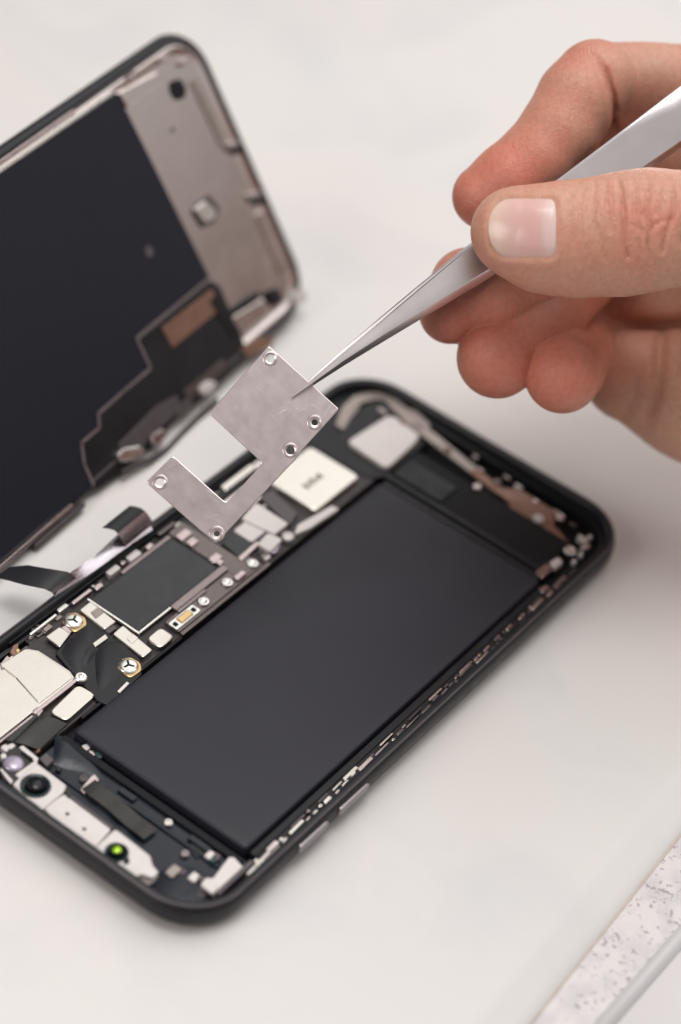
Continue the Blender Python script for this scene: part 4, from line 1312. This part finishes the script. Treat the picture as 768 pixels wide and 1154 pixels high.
def make_skin():
    m = mat('skin', (0.6, 0.36, 0.26), 0.38, 0)
    N, Lk, b = nodes_of(m)
    tc = N.new('ShaderNodeTexCoord')
    a = N.new('ShaderNodeAttribute'); a.attribute_name = 'blush'
    n1 = N.new('ShaderNodeTexNoise'); n1.inputs['Scale'].default_value = 160; n1.inputs['Detail'].default_value = 6
    Lk.new(tc.outputs['Object'], n1.inputs['Vector'])
    n3 = N.new('ShaderNodeTexNoise'); n3.inputs['Scale'].default_value = 900; n3.inputs['Detail'].default_value = 3
    Lk.new(tc.outputs['Object'], n3.inputs['Vector'])
    mx = N.new('ShaderNodeMix'); mx.data_type = 'RGBA'
    mx.inputs[6].default_value = (0.64, 0.365, 0.26, 1)
    mx.inputs[7].default_value = (0.66, 0.235, 0.165, 1)
    s_ = N.new('ShaderNodeMath'); s_.operation = 'MULTIPLY_ADD'
    s_.inputs[1].default_value = 0.9; s_.inputs[2].default_value = -0.40
    Lk.new(n1.outputs['Fac'], s_.inputs[0])
    ad = N.new('ShaderNodeMath'); ad.operation = 'ADD'; ad.use_clamp = True
    Lk.new(s_.outputs[0], ad.inputs[0]); Lk.new(a.outputs['Fac'], ad.inputs[1])
    Lk.new(ad.outputs[0], mx.inputs[0])
    mx2 = N.new('ShaderNodeMix'); mx2.data_type = 'RGBA'; mx2.blend_type = 'MULTIPLY'
    mx2.inputs[0].default_value = 0.35
    cr = N.new('ShaderNodeValToRGB')
    cr.color_ramp.elements[0].position = 0.35; cr.color_ramp.elements[0].color = (0.75, 0.68, 0.62, 1)
    cr.color_ramp.elements[1].position = 0.6; cr.color_ramp.elements[1].color = (1, 1, 1, 1)
    Lk.new(n3.outputs['Fac'], cr.inputs['Fac'])
    Lk.new(mx.outputs[2], mx2.inputs[6]); Lk.new(cr.outputs['Color'], mx2.inputs[7])
    Lk.new(mx2.outputs[2], b.inputs['Base Color'])
    b.inputs['Subsurface Weight'].default_value = 0.35
    b.inputs['Subsurface Radius'].default_value = (1.0, 0.35, 0.2)
    b.inputs['Subsurface Scale'].default_value = 0.0017
    vo = N.new('ShaderNodeTexVoronoi'); vo.inputs['Scale'].default_value = 1500
    vo.feature = 'DISTANCE_TO_EDGE'
    wv = N.new('ShaderNodeMix'); wv.data_type = 'VECTOR'; wv.inputs[0].default_value = 0.002
    nn = N.new('ShaderNodeTexNoise'); nn.inputs['Scale'].default_value = 700
    Lk.new(tc.outputs['Object'], nn.inputs['Vector'])
    Lk.new(tc.outputs['Object'], wv.inputs[4]); Lk.new(nn.outputs['Color'], wv.inputs[5])
    Lk.new(wv.outputs[1], vo.inputs['Vector'])
    mr = N.new('ShaderNodeMapRange'); mr.inputs['From Max'].default_value = 0.18
    Lk.new(vo.outputs['Distance'], mr.inputs['Value'])
    sm = N.new('ShaderNodeMath'); sm.operation = 'MULTIPLY_ADD'; sm.inputs[1].default_value = 0.5
    Lk.new(mr.outputs['Result'], sm.inputs[0]); Lk.new(n3.outputs['Fac'], sm.inputs[2])
    bp = N.new('ShaderNodeBump'); bp.inputs['Strength'].default_value = 0.55; bp.inputs['Distance'].default_value = 0.00015
    # fine creases running across the thumb, strongest over the knuckle
    ga = N.new('ShaderNodeAttribute'); ga.attribute_name = 'skin_grain'
    gm = N.new('ShaderNodeMapping'); gm.inputs['Scale'].default_value = (1.15, 0.22, 0.3)
    Lk.new(ga.outputs['Vector'], gm.inputs['Vector'])
    gn = N.new('ShaderNodeTexNoise'); gn.inputs['Scale'].default_value = 1.0; gn.inputs['Detail'].default_value = 5; gn.inputs['Distortion'].default_value = 0.7
    Lk.new(gm.outputs['Vector'], gn.inputs['Vector'])
    gr = N.new('ShaderNodeMath'); gr.operation = 'SUBTRACT'; gr.inputs[1].default_value = 0.5
    Lk.new(gn.outputs['Fac'], gr.inputs[0])
    gab = N.new('ShaderNodeMath'); gab.operation = 'ABSOLUTE'
    Lk.new(gr.outputs[0], gab.inputs[0])
    gp_ = N.new('ShaderNodeMapRange'); gp_.inputs['From Max'].default_value = 0.055
    Lk.new(gab.outputs[0], gp_.inputs['Value'])
    ka = N.new('ShaderNodeAttribute'); ka.attribute_name = 'knuckle'
    kk = N.new('ShaderNodeMath'); kk.operation = 'MULTIPLY'
    Lk.new(gp_.outputs['Result'], kk.inputs[0]); Lk.new(ka.outputs['Fac'], kk.inputs[1])
    k2 = N.new('ShaderNodeMath'); k2.operation = 'MULTIPLY_ADD'; k2.inputs[1].default_value = 0.9
    Lk.new(kk.outputs[0], k2.inputs[0]); Lk.new(sm.outputs[0], k2.inputs[2])
    Lk.new(k2.outputs[0], bp.inputs['Height'])
    Lk.new(bp.outputs['Normal'], b.inputs['Normal'])
    return m


skin = make_skin()
me.materials.append(skin)
hand = bpy.data.objects.new('hand', me)
col.objects.link(hand)
hand.location = hb * S
tag(hand, "person's bare right hand gripping the steel tweezers, thumb nail facing up", 'hand')
BASE[hand.name] = tuple(hb)

# thumb nail laid on the nail bed
NX, NY = 44, 40
k_ = 497 / CF
hx = (NAIL['x1'] - NAIL['x0']) / 2; hy = (NAIL['y1'] - NAIL['y0']) / 2
sx, sy = (NAIL['x0'] + NAIL['x1']) / 2, (NAIL['y0'] + NAIL['y1']) / 2
GX, GY = np.meshgrid(np.linspace(-1, 1, NX), np.linspace(-1, 1, NY), indexing='ij')
# squircle-ish outline: rounder at the free (left) end
px = sx + GX * hx * 1.0 * np.where(GX < 0, 1 - 0.20 * np.abs(GY) ** 2.5, 1 - 0.04 * np.abs(GY) ** 3)
py = sy + GY * hy * np.where(GX < 0, 1 - 0.30 * np.abs(GX) ** 3.5, 1 - 0.06 * np.abs(GX) ** 4)
zz = np.full_like(px, 486.0)
for it in range(60):
    X_ = (px - 384) * zz / CF; Y_ = (py - 577) * zz / CF
    dd = chain(X_, Y_, zz, THUMB, 2.5, 1.22)
    zz = zz + np.clip(dd * 0.8, -1, 3)
top = np.stack([(px - 384) * zz / CF, (py - 577) * zz / CF, zz], -1)
edge = np.maximum(np.abs(GX), np.abs(GY))
lift = 0.10 - 0.55 * np.clip((np.abs(GY) - 0.5) / 0.5, 0, 1) ** 2.2 - 0.45 * np.clip((GX - 0.85) / 0.15, 0, 1) ** 2 + 0.05 * np.clip(-GX - 0.7, 0, 1)
topw = top.copy(); topw[..., 2] -= lift
botw = top.copy(); botw[..., 2] += 0.55
vs = np.concatenate([topw.reshape(-1, 3), botw.reshape(-1, 3)])
ix = lambda i, j: i * NY + j
NN = NX * NY
fs = []
for i in range(NX - 1):
    for j in range(NY - 1):
        fs.append((ix(i, j), ix(i + 1, j), ix(i + 1, j + 1), ix(i, j + 1)))
for i in range(NX - 1):
    for j in (0, NY - 1):
        fs.append((ix(i, j), ix(i + 1, j), NN + ix(i + 1, j), NN + ix(i, j)))
for j in range(NY - 1):
    for i in (0, NX - 1):
        fs.append((ix(i, j), ix(i, j + 1), NN + ix(i, j + 1), NN + ix(i, j)))
mb = MB().add(to_world(vs), fs)


def make_nail():
    m = mat('fingernail', (0.7, 0.5, 0.45), 0.24, 0)
    N, Lk, b = nodes_of(m)
    a = N.new('ShaderNodeAttribute'); a.attribute_name = 'along'
    cr = N.new('ShaderNodeValToRGB')
    e = cr.color_ramp.elements
    e[0].position = 0.0; e[0].color = (0.80, 0.60, 0.49, 1)
    e[1].position = 1.0; e[1].color = (0.77, 0.60, 0.57, 1)
    for p_, c_ in ((0.12, (0.79, 0.58, 0.49, 1)), (0.3, (0.74, 0.49, 0.44, 1)), (0.6, (0.71, 0.44, 0.40, 1)), (0.74, (0.71, 0.46, 0.42, 1)), (0.82, (0.75, 0.55, 0.51, 1))):
        x_ = e.new(p_); x_.color = c_
    Lk.new(a.outputs['Fac'], cr.inputs['Fac'])
    Lk.new(cr.outputs['Color'], b.inputs['Base Color'])
    b.inputs['Subsurface Weight'].default_value = 0.3
    b.inputs['Subsurface Radius'].default_value = (1.0, 0.5, 0.4)
    b.inputs['Subsurface Scale'].default_value = 0.001
    tc = N.new('ShaderNodeTexCoord')
    n = N.new('ShaderNodeTexNoise'); n.inputs['Scale'].default_value = 300; n.inputs['Detail'].default_value = 5
    Lk.new(tc.outputs['Object'], n.inputs['Vector'])
    bp = N.new('ShaderNodeBump'); bp.inputs['Strength'].default_value = 0.15; bp.inputs['Distance'].default_value = 0.0001
    Lk.new(n.outputs['Fac'], bp.inputs['Height']); Lk.new(bp.outputs['Normal'], b.inputs['Normal'])
    return m


nail = obj('fingernail', mb, make_nail(), hand, smooth=50)
al = nail.data.attributes.new('along', 'FLOAT', 'POINT')
lun = (GX + 1) / 2 - 0.10 * np.clip(np.abs(GY), 0, 1) ** 2 * np.where(GX > 0, 1, 0)
al.data.foreach_set('value', np.concatenate([lun.ravel(), lun.ravel()]).astype(np.float32))

# ------------------------------------------------------------------ light
w = bpy.data.worlds.new('World')
sc.world = w
w.use_nodes = True
bg = w.node_tree.nodes['Background']
N, Lk = w.node_tree.nodes, w.node_tree.links
tc = N.new('ShaderNodeTexCoord')
dp = N.new('ShaderNodeVectorMath'); dp.operation = 'DOT_PRODUCT'
dv = Vector((0.62, -0.40, 0.67)).normalized()
dp.inputs[1].default_value = dv
Lk.new(tc.outputs['Generated'], dp.inputs[0])
wr = N.new('ShaderNodeValToRGB')
we = wr.color_ramp.elements
we[0].position = 0.0; we[0].color = (0.14, 0.12, 0.115, 1)
we[1].position = 1.0; we[1].color = (1.0, 0.98, 0.97, 1)
for p_, c_ in ((0.45, (0.22, 0.18, 0.175, 1)), (0.68, (0.50, 0.455, 0.45, 1))):
    x_ = we.new(p_); x_.color = c_
mm = N.new('ShaderNodeMath'); mm.operation = 'MULTIPLY_ADD'; mm.inputs[1].default_value = 0.5; mm.inputs[2].default_value = 0.5
Lk.new(dp.outputs['Value'], mm.inputs[0]); Lk.new(mm.outputs[0], wr.inputs['Fac'])
sx_ = N.new('ShaderNodeSeparateXYZ')
Lk.new(tc.outputs['Generated'], sx_.inputs[0])
hz = N.new('ShaderNodeMapRange'); hz.interpolation_type = 'SMOOTHSTEP'
hz.inputs['From Min'].default_value = 0.15; hz.inputs['From Max'].default_value = 0.30
Lk.new(sx_.outputs['Z'], hz.inputs['Value'])
hm = N.new('ShaderNodeMix'); hm.data_type = 'RGBA'
hm.inputs[6].default_value = (0.42, 0.27, 0.215, 1); hm.inputs[7].default_value = (1.15, 1.15, 1.15, 1)
Lk.new(hz.outputs['Result'], hm.inputs[0])
hx_ = N.new('ShaderNodeMix'); hx_.data_type = 'RGBA'; hx_.blend_type = 'MULTIPLY'; hx_.inputs[0].default_value = 1.0
Lk.new(wr.outputs['Color'], hx_.inputs[6]); Lk.new(hm.outputs[2], hx_.inputs[7])
Lk.new(hx_.outputs[2], bg.inputs['Color'])
bg.inputs['Strength'].default_value = 0.56


def area(name, loc, target, size, power, color, size_y=None):
    l = bpy.data.lights.new(name, 'AREA')
    l.shape = 'RECTANGLE'
    l.size = size; l.size_y = size_y or size
    l.energy = power
    l.color = color
    o = bpy.data.objects.new(name, l)
    col.objects.link(o)
    o.location = loc
    o.rotation_euler = (Vector(target) - Vector(loc)).to_track_quat('-Z', 'Y').to_euler()
    return o


area('window_light', (1.05, 0.0, 1.35), (0.08, 0.03, 0.0), 2.0, 17.5, (1.0, 0.985, 0.975), 2.2)
area('ceiling_light', (0.15, 0.12, 1.5), (0.10, 0.03, 0.0), 0.6, 9.0, (1.0, 0.97, 0.94))
area('left_lamp', (-0.50, 0.28, 0.38), (0.12, 0.03, 0.05), 0.35, 1.9, (1.0, 0.96, 0.93))

sc.view_settings.view_transform = 'Standard'
sc.view_settings.look = 'None'
sc.view_settings.exposure = -0.06
sc.view_settings.gamma = 1.0
sc.cycles.max_bounces = 8
sc.cycles.caustics_reflective = False
sc.cycles.caustics_refractive = False
